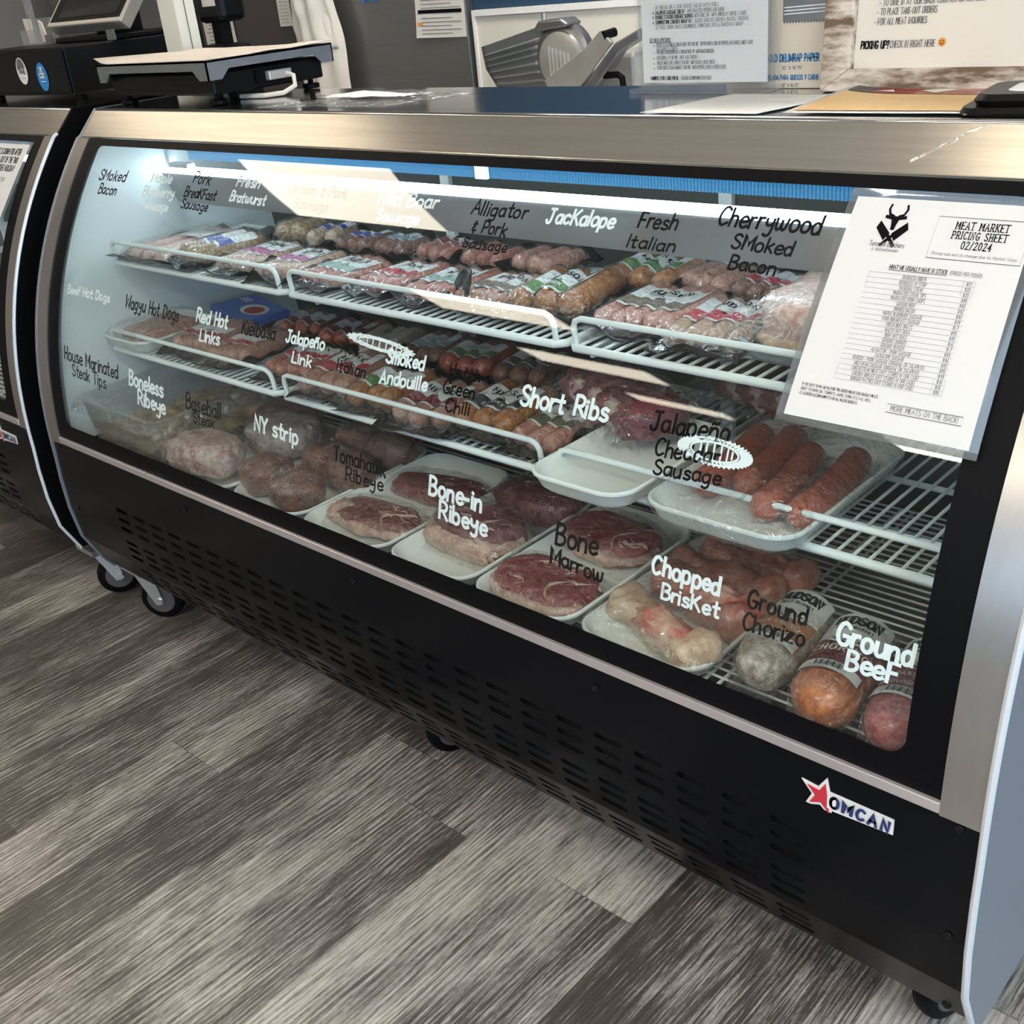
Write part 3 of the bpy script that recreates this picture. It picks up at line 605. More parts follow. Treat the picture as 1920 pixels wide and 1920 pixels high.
    P(MB().box((-.873, .155, .9655), (-.80, .175, .975)), 'light_ballast', 'label_white', smooth=False, bevel=.002)
    # deck wires
    dg = MB(); k = 0; y = -.158
    while y < .44:
        dg.tube([(-.93, y, .4445), (.93, y, .4445)], .0019, 5); y += .0165
    for x in (-.92, -.62, -.60, -.31, -.29, 0, .02, .31, .33, .62, .64, .92): dg.tube([(x, -.16, .4405), (x, .44, .4405)], .0026, 6)
    P(dg, 'deck_wires', 'white_wire')
    for x in (-.31, .319):
        for z, y0 in ((.789, .06), (.618, .02)):
            P(MB().box((x-.003, y0, z-.022), (x+.003, .44, z-.004)), 'shelf_bracket', 'white_wire', smooth=False)
        P(MB().box((x-.012, .405, .45), (x+.012, .415, 1.0)), 'shelf_upright', 'white_wire', smooth=False)
    # makers badge
    bg_ = MB(); y = PY(.41)-.0012
    st = lambda R, r_: [(.8265+(R if i % 2 == 0 else r_)*math.cos(math.radians(80+36*i)), .4085+(R if i % 2 == 0 else r_)*math.sin(math.radians(80+36*i))) for i in range(10)]
    def plate(poly, yy, mi): bg_.prism([(p[0], p[1]) for p in poly], 1, yy, yy+.0014, mi)
    plate(st(.0295, .013), y, 0); plate([(.829, .3935), (.9105, .3985), (.9105, .4195), (.829, .4195)], y-.0001, 0); plate(st(.021, .0085), y-.001, 1)
    bo = bg_.build('maker_badge', ['sticker_white', 'ink_red'], t, smooth=False)
    im = MB(); fm = lambda u, v: (u, y-.0019, v)
    for p in ([(.8335, .3975), (.8445, .3985), (.8445, .4165), (.8335, .4165)],): im.add([fm(*q) for q in p], [(0, 1, 2, 3)], 1)
    ink(im, 'OMCAN', .8365, .4010, .0145, fm, hw=.135, width=.0695, track=.36, slant=.1)
    im.build('badge_letters', ['ink_navy', 'sticker_white'], bo, smooth=False)
    for x, y, a in main['casters']: caster(t, x, y, a)
    return t, go

case, glass = make_case(0, 'long curved glass meat case with hand lettered names on the glass', dict(casters=[(-.875, -.10, 215), (.02, -.045, 250), (.935, -.045, 250), (-.88, .45, 60), (.02, .45, 60), (.93, .45, 60)]))
case2, glass2 = make_case(-2.108, 'second curved glass case at far left, mostly cut off by the frame', dict(casters=[(1.03, -.10, 245), (-.9, -.08, 245), (.9, .45, 60), (-.9, .45, 60)]))

for col, txt, xa, za, xb, zb, h in LETTERS:
    mb = MB(); L = math.hypot(xb-xa, (zb-za)); sl = (zb-za)/(xb-xa); fm0 = glass_map(za)
    ink(mb, txt, 0, 0, h, lambda u, v: fm0(xa+u, v+sl*u), hw=(.082 if col == 'K' else .10)*(1.0 if h > .019 else 1.1), width=xb-xa, slant=.06, track=.10, wob=.035)
    o = mb.build('lettering', 'ink_black' if col == 'K' else 'ink_white', glass, smooth=False)
    lab(o, ('black' if col == 'K' else 'white')+' hand lettering reading '+txt)
# two white marker doodles between the words
def doodle(cx, cz, a, b, tilt, ticks):
    mb = MB(); fm = glass_map(cz); c_, s_ = math.cos(tilt), math.sin(tilt)
    E = lambda k, t_: (cx+k*a*math.cos(t_)*c_-k*b*math.sin(t_)*s_, k*a*math.cos(t_)*s_+k*b*math.sin(t_)*c_)
    T = [2*math.pi*i/48 for i in range(49)]
    for k in (1, .72): ribbon(mb, [E(k, q) for q in T], .0012, fm)
    for i in range(ticks):
        q = 2*math.pi*i/ticks; ribbon(mb, [E(.8, q), E(1.12, q+.06)], .0012, fm)
    for i in range(6): ribbon(mb, [E(.6, math.pi*(.15+.12*i)), E(.6, -math.pi*(.15+.12*i))], .0012, fm)
    lab(mb.build('lettering', 'ink_white', glass, smooth=False), 'white oval marker doodle')
doodle(.055, .797, .068, .0085, -.05, 20); doodle(.640, .7615, .044, .0145, 0, 44)

# ------------------------------------------------------------------ wire shelves
def wire_shelf(x0, x1, y0, z0, depth, label, group):
    t = thing('wire_shelf', label, 'shelf', ((x0+x1)/2, y0, z0), 0, group); h = (x1-x0)/2; D = depth
    f = MB(); f.tube([(-h, D, 0), (-h, .012, 0), (-h+.012, 0, 0), (h-.012, 0, 0), (h, .012, 0), (h, D, 0)], .0058, 10); f.tube([(-h, D, 0), (h, D, 0)], .005, 8)
    for y in (.085, D*.62): f.tube([(-h, y, -.003), (h, y, -.003)], .0042, 8)
    f.build('frame', 'white_wire', t)
    w_ = MB(); n = round(2*h/.0196)
    for i in range(1, n): x = -h+2*h*i/n; w_.tube([(x, -.002, .0035), (x, D, .0035)], .0023, 6)
    w_.build('wire_grid', 'white_wire', t)
    r = MB(); a = h-.012; r.tube([(-a, .004, .002), (-a, .001, .030), (-a+.004, .0, .038), (-a+.014, 0, .0425), (a-.014, 0, .0425), (a-.004, 0, .038), (a, .001, .030), (a, .004, .002)], .0043, 10)
    r.build('guard_rail', 'white_wire', t)
    return t
for i, (a, b) in enumerate(((-.905, -.318), (-.306, .316), (.328, .915))):
    nm = ('left', 'middle', 'right')[i]
    wire_shelf(a, b, 0, .803, .335, 'white wire shelf, %s section of the upper tier' % nm, 'upper wire shelves')
    wire_shelf(a, b, -.05, .632, .36, 'white wire shelf, %s section of the lower tier' % nm, 'lower wire shelves')

# ------------------------------------------------------------------ sealed sausage packs
def HZ(x, y, ss, r, l):
    """height of the film over a bed of links at local x, y"""
    best = 0
    for (x0, dx, y0, y1, rr) in ss:
        t_ = (y-y0)/(y1-y0) if y1 != y0 else 0
        xc = x0+dx*t_; d = (x-xc)/(rr*1.25)
        e = 1-max(0, abs(2*t_-1)-.86)/.30
        if abs(d) < 1 and e > 0: best = max(best, 2*rr*(1-abs(d)**2.6)**.5*min(1, e))
    return best
def sausage_pack(pos, rz, w, l, n, r, sm, bands, label, group=None, text='HUDSON', sub='', lab_at=.16, lab_len=.44, tray='black_film', film=True, lw=.84, cross=False, slope=0, lmat='label_white', bulge=0):
    """vacuum pack: backing sheet, links lying side by side, paper label, clear film. local +y = away from the customer"""
    t = thing('sausage_pack', label, 'sausage pack', pos, rz, group)
    if slope: t.rotation_euler.x = math.radians(slope)
    sd = random.random()*50
    B = MB(); bw, bl = w/2+.008, l/2+.014
    def fb(u, v):
        x, y = (2*u-1)*bw, (2*v-1)*bl; k = max(abs(2*u-1), abs(2*v-1))**8
        return (x*(1-.02*k), y, max(.001, .0012+k*(.011+.026*noise.noise(Vector((x*20+sd, y*20, 0))))))
    B.grid(14, 18, fb).build('backing_sheet', tray, t, solid=.0008)
    ss = []
    for i in range(n):
        x0 = -w/2+w*(i+.5)/n; rr = r*random.uniform(.93, 1.05)
        ss.append((x0+random.uniform(-.002, .002), random.uniform(-.004, .004), -l/2+.006+random.uniform(0, .012), l/2-.008-random.uniform(0, .02), rr))
    for x0, dx, y0, y1, rr in ss:
        m_ = MB(); pts = []; rad = []; N = 15
        for k in range(N+1):
            q = k/N; yy = y0+(y1-y0)*q; e = min(q, 1-q)*(y1-y0)/rr
            rad.append(rr*(min(1, math.sqrt(max(.03, 1-(1-min(1, e))**2))))*(1+.05*noise.noise(Vector((x0*60, yy*45, sd)))))
            pts.append((x0+dx*q+.0025*noise.noise(Vector((x0*40, yy*20, sd+9))), yy, rr+.002))
        m_.tube(pts, rad, 12).build('sausage', sm, t, angle=80)
    hz = lambda x, y: HZ(x, y, ss, r, l)
    def sm_h(x, y): return max(.0015, (hz(x, y)+hz(x+.006, y)+hz(x-.006, y)+hz(x, y+.006)+hz(x, y-.006))/5+.003)
    if bands:
        ly0 = -l/2+l*lab_at; ly1 = ly0+l*lab_len; a = w/2*lw
        f_ = lambda x, y, o_: (x, y, sm_h(x, min(max(y, ly0), ly1))+o_)
        L = MB(); wave = lambda u: .42+.05*math.sin(u*7)+(.05 if abs(u-.5) < .12 else 0)
        NX = 16
        def strip_(v0, v1, mi, o_): L.grid(NX, 5, lambda u, v: f_(-a+2*a*u, ly0+(ly1-ly0)*((v0(u) if callable(v0) else v0)*(1-v)+(v1(u) if callable(v1) else v1)*v), o_), mi)
        strip_(0, 1, 0, .0008); strip_(.06, lambda u: wave(u)-.03, 1, .0013)
        lo = L.build('label', [lmat, bands], t)
        I = MB(); fm = lambda x, y: f_(x, y, .0020)
        if text: ink(I, text, 0, ly0+(ly1-ly0)*.68, (ly1-ly0)*.15, fm, hw=.10, width=a*1.25, align='c', track=.3, serif=.12)
        for q in range(2): ribbon(I, [(-a*.55, ly0+(ly1-ly0)*(.60-.035*q)), (a*.55, ly0+(ly1-ly0)*(.60-.035*q))], .0005, fm)
        if sub: ink(I, sub, 0, ly0+(ly1-ly0)*.18, (ly1-ly0)*.09, fm, hw=.10, width=min(a*1.4, a*.16*len(sub)), align='c', track=.3, mi=1)
        ribbon(I, [(-a*.16, ly0+(ly1-ly0)*.40), (0, ly0+(ly1-ly0)*.48), (a*.16, ly0+(ly1-ly0)*.40), (0, ly0+(ly1-ly0)*.33), (-a*.16, ly0+(ly1-ly0)*.40)], .0008, fm)
        I.build('label_print', ['ink_black', 'label_white'], lo, smooth=False)
    if film:
        Fm = MB(); fw_, fl = w/2+.006, l/2+.010
        def ff(u, v):
            x, y = (2*u-1)*fw_, (2*v-1)*fl
            return (x, y, sm_h(x, y)+.0026+.0018*noise.noise(Vector((x*70+sd, y*70, 3)))+.0025*max(0, noise.noise(Vector((x*28, y*28, sd)))))
        Fm.grid(30, 30, ff).build('film', 'film', t)
    return t

ZU, ZL = .8095, .6385
def pk(name_label, x, y, z, rz, w, l, n, r, sm, bands, **k): return sausage_pack((x, y, z), rz, w, l, n, r, sm, bands, name_label, **k)
G1, G2, G3, G4 = 'sausage packs in the front row of the upper shelf', 'sausage packs at the back of the upper shelf', 'sausage packs in the front row of the lower shelf', 'sausage packs at the back of the lower shelf'
# upper shelf, front row from the left
pk('brown crumbly sausage pack with blue label beside the bacon', -.635, .10, ZU, -8, .085, .20, 2, .021, 'saus_brown', 'b_blue', group=G1, lab_at=.35, text='', lmat='label_white')
pk('pale pink link pack with magenta label, second from the bacon', -.515, .105, ZU, 2, .10, .19, 4, .013, 'saus_tan', 'b_magenta', group=G1, lab_at=.36)
pk('pale pink link pack with magenta label, third from the bacon', -.385, .10, ZU, 3, .10, .18, 4, .013, 'saus_tan', 'b_magenta', group=G1, lab_at=.34)
pk('flat reddish pack with a pale teal label behind the shelf join', -.255, .105, ZU, -6, .115, .17, 5, .012, 'saus_red', 'b_teal', group=G1, lab_at=.28)
pk('reddish link pack with a small red banded label on the upper shelf', -.12, .115, ZU, -4, .105, .17, 4, .013, 'saus_red', 'b_red', group=G1, lab_at=.28)
pk('pink link pack with pale teal label behind the upright black tag', -.005, .115, ZU, 5, .10, .17, 4, .013, 'saus_red', 'b_teal', group=G1, lab_at=.3)
pk('orange pink link pack with brown banded label beside the green one', .105, .118, ZU, 0, .105, .17, 4, .0135, 'saus_link', 'b_brown', group=G1, lab_at=.3)
pk('thick golden sausage pack with green label on the upper shelf', .215, .135, ZU, 12, .13, .19, 3, .0205, 'saus_smoked', 'b_green', group=G1, sub='PORK', lab_at=.18, lab_len=.5, lw=.62)
pk('pink link pack with brown label at the right section of the upper shelf', .385, .145, ZU, 2, .125, .20, 5, .0135, 'saus_pink', 'b_brown', group=G1, lab_at=.28)
pk('pale link pack with bright red label at the right of the upper shelf', .505, .12, ZU, 8, .115, .20, 4, .0145, 'saus_tan', 'b_red', group=G1, sub='HOT ITALIAN', lab_at=.33)
# upper shelf, back row
pk('brown crumbly sausage pack behind the bacon corner', -.60, .265, ZU+.002, 15, .08, .12, 2, .020, 'saus_brown', None, group=G2)
pk('tan sausage pack behind the magenta labels', -.50, .265, ZU+.002, 15, .08, .12, 2, .018, 'saus_tan', 'b_blue', group=G2, text='', lab_at=.4)
pk('dark wrapped pack with blue edged label, back row left', -.395, .262, ZU+.002, 4, .09, .12, 3, .014, 'saus_dark', 'b_blue', group=G2, text='', lab_at=.4)
pk('dark wrapped pack with small pale label, back row under the shade', -.29, .265, ZU+.002, -4, .09, .12, 3, .014, 'saus_dark', 'b_sky', group=G2, text='', lab_at=.4)
pk('red link pack in the back row behind the red banded label', -.175, .268, ZU+.002, -5, .095, .12, 3, .0145, 'saus_red', 'b_dkred', group=G2, text='', lab_at=.5)
pk('dull pink link pack in the back row behind the black tag', -.055, .27, ZU+.002, 4, .10, .12, 3, .015, 'saus_red', None, group=G2)
pk('wrinkled pink link pack in the back row near the light shade', .06, .275, ZU+.002, -4, .10, .12, 3, .0155, 'saus_pink', None, group=G2)
pk('brown sausage pack with green label behind the golden one', .27, .285, ZU, 6, .125, .17, 3, .019, 'saus_smoked', 'b_green', group=G2, lab_at=.3)
pk('pink link pack behind the brown label at the right section', .385, .285, ZU+.002, -10, .10, .12, 3, .016, 'saus_link', None, group=G2)
pk('dark red link pack with red label behind the bacon tray', .49, .285, ZU+.002, -8, .11, .13, 4, .014, 'saus_dark', 'b_red', group=G2, text='', lab_at=.3)
# lower shelf, front row
pk('fat grey pink frank pack with red label beside the white tray', -.675, .065, ZL, 12, .115, .19, 4, .0165, 'saus_link', 'b_red', group=G3, lab_at=.25, lab_len=.3, text='')
pk('brown pink frank pack with red label and white tab', -.545, .06, ZL, 12, .115, .19, 4, .0165, 'saus_link', 'b_red', group=G3, lab_at=.3, lab_len=.28, text='')
pk('flat bright red link pack at the end of the left section', -.365, .055, ZL, 8, .12, .15, 4, .014, 'saus_red', 'b_red', group=G3, lab_at=.42, lab_len=.4)
pk('pink link pack with red label and white barcode strip', -.225, .045, ZL, 14, .115, .19, 3, .019, 'saus_link', 'b_red', group=G3, lab_at=.3)
pk('orange link pack with green label on the lower shelf', -.095, .03, ZL, 10, .11, .16, 3, .0185, 'saus_smoked', 'b_green', group=G3, lab_at=.28, text='')
pk('pink orange link pack with dark red label on the lower shelf', .03, .025, ZL, 12, .11, .19, 3, .0185, 'saus_link', 'b_dkred', group=G3, lab_at=.22)
pk('orange link pack with black label and grey header', .145, .055, ZL, 8, .12, .19, 3, .020, 'saus_smoked', 'b_black', group=G3, sub='SMOKED', lab_at=.25)
pk('pink link pack with olive label beside the rib packs', .262, .04, ZL, 3, .095, .16, 3, .0155, 'saus_pink', 'b_olive', group=G3, lab_at=.35, text='')
# lower shelf, back
pk('dark red pack lying left of the back row on the lower shelf', -.545, .215, ZL, 15, .11, .14, 3, .0165, 'saus_rust', 'b_wine', group=G4, lab_at=.2, text='')
pk('dark red pack second in the back row on the lower shelf', -.415, .215, ZL, 12, .11, .14, 3, .0165, 'saus_rust', 'b_dkred', group=G4, lab_at=.2, text='')
pk('sausage pack with plain tan wrapper in the back row', -.295, .21, ZL, 14, .10, .13, 3, .0175, 'saus_tan', 'card_brown', group=G4, lab_at=.05, lab_len=.85, text='', lmat='card_brown')
pk('dark sausage pack with pale teal label in the back row', -.185, .22, ZL, 12, .10, .14, 3, .0165, 'saus_dark', 'b_teal', group=G4, lab_at=.25, text='')
pk('brown red sausage pack with dark green label in the back row', -.065, .215, ZL, 12, .11, .15, 3, .019, 'saus_rust', 'b_green', group=G4, lab_at=.2, text='')
pk('dark wrapped sausage pack with white label behind the black label', .055, .22, ZL, 12, .11, .15, 3, .0175, 'saus_dark', 'b_black', group=G4, lab_at=.3, text='')

# bacon pack with black folded backing
def bacon_pack(pos, rz, w, l, label, nst=9, edge='black_film'):
    t = thing('bacon_pack', label, 'bacon', pos, rz); sd = 3.3
    B = MB(); bw, bl = w/2+.03, l/2+.03
    def fb(u, v):
        x, y = (2*u-1)*bw, (2*v-1)*bl; k = max(abs(2*u-1), abs(2*v-1))**5
        return (x, y, max(.0015, .002+k*(.014+.026*noise.noise(Vector((x*13+sd, y*13, 0))))))
    B.grid(24, 28, fb).build('backing_sheet', edge, t, solid=.001)
    for i in range(nst):
        m_ = MB(); x0 = -w/2+w*(i+.5)/nst; hw_ = w/nst*.62
        def fs(u, v, x0=x0, i=i):
            y = (v-.5)*l*(1-.04*noise.noise(Vector((i, 2, 5)))); x = x0+(2*u-1)*hw_+.004*noise.noise(Vector((i*3.1, y*18, 1)))
            return (x, y, .006+.016*math.sqrt(max(0, 1-(abs(2*v-1))**8))*(.75+.25*math.sin(math.pi*u))+.003*noise.noise(Vector((x*40, y*30, i)))+.0012*(i % 2))
        m_.grid(5, 20, fs).build('bacon_rasher', 'bacon_pink' if i % 3 else 'bacon_red', t, solid=.004)
    f_ = lambda x, y: (x, y, .0295)
    L = MB(); L.grid(2, 2, lambda u, v: f_(-.035+.085*u, -.005+.062*v)); lo = L.build('label', 'label_white', t, solid=.0006)
    I = MB(); fm = lambda x, y: (x, y, .0301)
    ink(I, 'HUDSON', .008, .040, .008, fm, hw=.09, width=.05, align='c', serif=.1)
    for q in range(5): ribbon(I, [(-.028, .033-.006*q), (.03-.008*(q % 2), .033-.006*q)], .0004, fm)
    ink(I, 'HUDSON', .036, .003, .004, fm, hw=.09, align='c'); I.build('label_print', 'ink_grey', lo, smooth=False)
    Fm = MB(); Fm.grid(30, 30, lambda u, v: ((2*u-1)*(w/2+.012), (2*v-1)*(l/2+.012), .031*(1-max(abs(2*u-1), abs(2*v-1))**10)+.002+.002*noise.noise(Vector((u*14, v*14, 2))))).build('film', 'film', t)
    return t
bacon_pack((-.795, .125, ZU), -2, .155, .225, 'large pack of pink bacon rashers in curled black backing with white label')

# ------------------------------------------------------------------ foam trays
def foam_tray(name, label, x0, x1, y0, y1, z, group, h=.026, rz=0, film=0, mat='foam_white'):
    """white supermarket tray; origin at the middle of its base"""
    t = thing(name, label, 'tray', ((x0+x1)/2, (y0+y1)/2, z), rz, group); a, b = (x1-x0)/2, (y1-y0)/2
    r = .032; m_ = MB()
    m_.loft([rrect(0, 0, a-.018, b-.018, r, .0), rrect(0, 0, a-.010, b-.010, r, .008), rrect(0, 0, a-.003, b-.003, r+.006, h-.004), rrect(0, 0, a, b, r+.008, h-.002), rrect(0, 0, a, b, r+.008, h+.001), rrect(0, 0, a-.003, b-.003, r+.006, h+.0025), rrect(0, 0, a-.007, b-.007, r+.004, h),
             rrect(0, 0, a-.014, b-.014, r, .010), rrect(0, 0, a-.022, b-.022, r-.004, .005)])
    m_.build('tray_shell', mat, t, angle=50)
    if film:
        Fm = MB(); lp = rrect(0, 0, a+.001, b+.001, r+.009, h+.003, 8)
        def ring(k, dz): return [(x*k, y*k, zz+dz+(.0035*noise.noise(Vector((x*50, y*50, k*3))) if k < 1 else 0)) for x, y, zz in lp]
        lo_ = [(x*.93, y*.95, .003) for x, y, zz in lp]
        Fm.loft([lo_, [(x*1.004, y*1.004, h-.004) for x, y, z_ in lp], ring(1.0, .0005), ring(.9, film*.45), ring(.75, film*.8), ring(.5, film), ring(.2, film)], cap0=False)
        Fm.build('cling_film', 'film_flat', t, angle=70)
    return t
ZD = .447
GT = 'white foam meat trays on the case floor'
foam_tray('meat_tray', 'white foam tray under the wrapped pale roasts, leftmost tray on the case floor', -.545, -.385, -.170, .15, ZD, GT)
foam_tray('meat_tray', 'white foam tray under the round dark fillets', -.378, -.172, -.162, .17, ZD, GT)
foam_tray('meat_tray', 'white foam tray holding dark steak strips, left of the bone in ribeyes', -.168, .040, -.165, .17, ZD, GT)
foam_tray('meat_tray', 'white foam tray showing a bare front below the thick fat edged steak', .048, .228, -.160, .17, ZD, GT)
foam_tray('meat_tray', 'white foam tray under the two marbled red steaks', .236, .424, -.162, .17, ZD, GT)
foam_tray('meat_tray', 'white foam tray holding the long marrow bones, last tray before the ground meat', .434, .636, -.160, .17, ZD, GT, film=.030)
foam_tray('meat_tray', 'white foam tray with pale franks at far left of the lower shelf', -.915, -.745, -.07, .135, ZL, 'white foam trays on the lower shelf', film=.018)
ta = foam_tray('meat_tray', 'empty white foam tray below the short ribs on the lower shelf', .335, .505, -.125, .14, ZL, 'white foam trays on the lower shelf', h=.028)
tb = foam_tray('meat_tray', 'white foam tray with large red sausages under cling film', .520, .735, -.115, .205, ZL, 'white foam trays on the lower shelf', h=.028, film=.032)
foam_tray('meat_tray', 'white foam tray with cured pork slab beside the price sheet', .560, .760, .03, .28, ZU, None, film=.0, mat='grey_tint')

# ------------------------------------------------------------------ meat
def steak(label, pos, rz, lx, ly, h, mat, fat=True, name='steak', cat='steak', group=None, seed=1, film=True, fat_side=-1, tilt=0, bits=None):
    t = thing(name, label, cat, pos, rz, group)
    if tilt: t.rotation_euler.y = math.radians(tilt)
    m_ = MB(); m_.blob((0, 0, h*.5), (lx/2, ly/2, h*.5), seed, .16, 1.6, (.45, .8), 40, 14, flat=.001); m_.build('meat', mat, t, angle=80)
    if fat:
        m_ = MB(); pts = []; rad = []
        for k in range(29):
            a = math.radians(170+200*k/28) if fat_side < 0 else math.radians(-10+200*k/28)
            wob = 1+.06*noise.noise(Vector((k*.5, seed, 2)))
            pts.append((lx/2*.985*wob*math.copysign(abs(math.cos(a))**.8, math.cos(a)), ly/2*.985*wob*math.copysign(abs(math.sin(a))**.8, math.sin(a)), h*.46)); rad.append(h*.30*max(.12, .5+.5*math.sin(math.pi*k/28)+.7*noise.noise(Vector((k*.33, seed*2, 7)))))
        m_.tube(pts, rad, 10).build('fat_edge', 'fat', t, angle=80)
        m_ = MB()
        for j in range(5):
            x0, y0 = lx*random.uniform(-.3, .3), ly*random.uniform(-.25, .3); d = random.uniform(-.6, .6); n = random.choice((4, 5, 6))
            q = [(x0+lx*.055*k, y0+ly*.05*k*d+.004*math.sin(k*1.7+j), h*.975) for k in range(n)]
            m_.tube(q, [.0006]+[random.uniform(.0010, .0028) for _ in range(n-2)]+[.0005], 6)
        q = [(lx*(.24-.10*math.sin(k*.55)), ly*(-.40+.085*k), h*.975) for k in range(7)]
        m_.tube(q, [.001, .003, .0025, .0035, .003, .002, .001], 6).build('fat_vein', 'fat', t)
    for b_ in (bits or []):
        MB().blob(*b_[0], **b_[1]).build(b_[2], b_[3], t, angle=80)
    if film:
        Fm = MB(); sd = seed*2.7
        def ff(u, v):
            x, y = (2*u-1)*(lx/2+.022), (2*v-1)*(ly/2+.020); d = (abs(x/(lx/2+.006))**2.6+abs(y/(ly/2+.006))**2.6)
            zz = (h+.002)*max(0, 1-max(0, d-.62)/.75)**.6
            return (x, y, .004+zz+.003*noise.noise(Vector((x*45+sd, y*45, 1)))*(1 if zz > .002 else 1.6))
        Fm.grid(34, 28, ff).build('wrap_film', 'film_loose', t)
    return t
ZT = ZD+.0055
# tub of marinated tips at the far left
t = thing('steak_tip_tub', 'clear plastic tub of marinated steak tips wrapped in film at far left', 'tub', (-.735, .0, ZD))
a, b, h = .155, .165, .115
m_ = MB(); m_.loft([rrect(0, 0, a-.014, b-.014, .025, 0), rrect(0, 0, a, b, .03, h), rrect(0, 0, a+.006, b+.006, .034, h+.001), rrect(0, 0, a-.002, b-.002, .028, h+.002), rrect(0, 0, a-.016, b-.016, .024, .003)], cap1=True); m_.build('tub_wall', 'acrylic', t)
m_ = MB()
m_.grid(26, 26, lambda u, v: ((2*u-1)*(a-.014), (2*v-1)*(b-.014), .040+.022*noise.noise(Vector((u*6, v*6, 3)))+.008*noise.noise(Vector((u*17, v*17, 1))))); k = m_.v[:]; m_.box((-a+.018, -b+.018, .005), (a-.018, b-.018, .022)); m_.build('steak_tips', 'marinade', t)
m_ = MB(); m_.grid(30, 30, lambda u, v: ((2*u-1)*(a+.012), (2*v-1)*(b+.012), h+.006-.02*max(0, max(abs(2*u-1), abs(2*v-1))-.93)/.07*1.6+.006*noise.noise(Vector((u*7, v*7, 8)))+.002*noise.noise(Vector((u*24, v*24, 8))))); m_.build('cling_film', 'film_flat', t)
steak('grey pink wrapped roast lying at front of the leftmost floor tray', (-.50, -.115, ZT+.02), 10, .165, .105, .062, 'roast_pink', False, 'beef_roast', 'meat', None, 3)
steak('greyish wrapped roast behind the front pink one on the leftmost tray', (-.425, .015, ZT+.022), 6, .15, .12, .062, 'roast_grey', False, 'beef_roast', 'meat', None, 5)
steak('brown slab of beef between the tub and the grey roast', (-.52, .09, ZT+.02), 20, .14, .12, .05, 'filet', False, 'beef_roast', 'meat', None, 8, film=False)
fl = [(-.345, -.09, 1, 'front left'), (-.235, -.105, 2, 'front right'), (-.285, .005, 3, 'middle left'), (-.21, .0, 4, 'middle right'), (-.30, .095, 5, 'back left'), (-.215, .10, 6, 'back right')]
for x, y, sd, nm in fl:
    t = thing('beef_fillet', 'round dark beef fillet, %s of the six on its tray' % nm, 'steak', (x, y, ZT), sd*37, 'round beef fillets')
    MB().blob((0, 0, .034), (.048, .043, .036), sd, .16, 1.7, (.75, .9), 30, 16, flat=.0005).build('meat', 'filet', t, angle=80)
    m_ = MB(); m_.blob((0, 0, .035), (.0505, .0455, .0385), sd, .2, 2.6, (.75, .9), 30, 16, flat=.0008); m_.build('wrap_film', 'film', t)
t = thing('beef_steak_pack', 'grey film wrapped steak pack half hidden under the lower shelf', 'steak', (-.34, .22, ZD+.002), 8)
MB().blob((0, 0, .03), (.09, .055, .03), 4, .15, 1.7, (.5, .8), 30, 14, flat=.0005).build('meat', 'steak', t); MB().grid(26, 20, lambda u, v: ((2*u-1)*.11, (2*v-1)*.075, .004+.06*max(0, 1-max(abs(2*u-1), abs(2*v-1))**4)+.004*noise.noise(Vector((u*9, v*9, 0))))).build('wrap_film', 'film_loose', t)
steak('dark red steak strip with pale tip at front of its tray', (-.055, -.075, ZT), 4, .185, .085, .030, 'steak', True, seed=11, bits=[(((-.075, -.01, .018), (.026, .028, .016), 3, .3, 3), {}, 'fat_lump', 'fat')])
steak('long dark steak strip lying behind the pale tipped one', (-.045, .055, ZT), 12, .19, .075, .034, 'steak', False, seed=12)
steak('thick dark ribeye with a pale fat face beside the bare tray front', (.135, -.025, ZT), -2, .165, .105, .050, 'steak_purple', True, seed=13, bits=[(((.0, -.048, .020), (.075, .014, .020), 5, .25, 3, (.6, .7)), {}, 'fat_slab', 'fat')])
steak('purple wrinkled ribeye behind the fat faced one', (.150, .105, ZT), 8, .155, .10, .048, 'steak_purple', False, seed=14)
steak('bright red marbled steak at the front of its tray', (.325, -.085, ZT), -2, .175, .11, .030, 'steak_red', True, seed=15)
steak('dark marbled steak with white fat at the back of its tray', (.325, .075, ZT), -4, .16, .11, .036, 'steak_red', True, seed=16)
# marrow bones
def bone(label, pos, rz, L, r, m1, m2, seed):
    t = thing('marrow_bone', label, 'bone', pos, rz, 'marrow bones in the last tray')
    m_ = MB(); N = 22; loops = []
    for k in range(N+1):
        q = k/N; e = min(1, min(q, 1-q)/.05); w_ = r*(.82+.30*abs(2*q-1)**2)*(.55+.45*math.sqrt(e)); hh = w_*.86
        cy = .012*math.sin(q*3.2+seed)
        loops.append([((q-.5)*L+.006*noise.noise(Vector((i*.6, k*.4, seed))), cy+w_*math.copysign(abs(math.cos(a))**.8, math.cos(a))*(1+.16*noise.noise(Vector((math.cos(a)*1.5, q*7, math.sin(a)*1.5+seed)))), max(.001, hh*.95+hh*math.copysign(abs(math.sin(a))**.75, math.sin(a))*(1+.16*noise.noise(Vector((math.cos(a)*1.5, q*7+9, math.sin(a)*1.5+seed)))))) for i, a in enumerate([2*math.pi*i/20 for i in range(20)])])
    m_.loft(loops).build('bone', m2, t, angle=80)
    MB().blob((L*.12, -.004, r*1.0), (L*.30, r*.80, r*.80), seed+3, .35, 2.4, (.7, .8), 24, 12).build('meat_streak', m1, t, angle=80)
    MB().blob((L*.44, .004, r*.95), (r*.85, r*1.0, r*.9), seed+6, .25, 2, (.9, .9), 18, 12, flat=.001).build('knuckle', 'bone_tan' if seed == 1 else m2, t, angle=80)
    return t
bone('pink and tan split marrow bone lying at the front', (.535, -.10, ZT+.002), -14, .185, .028, 'bone_pink', 'bone_tan', 1)
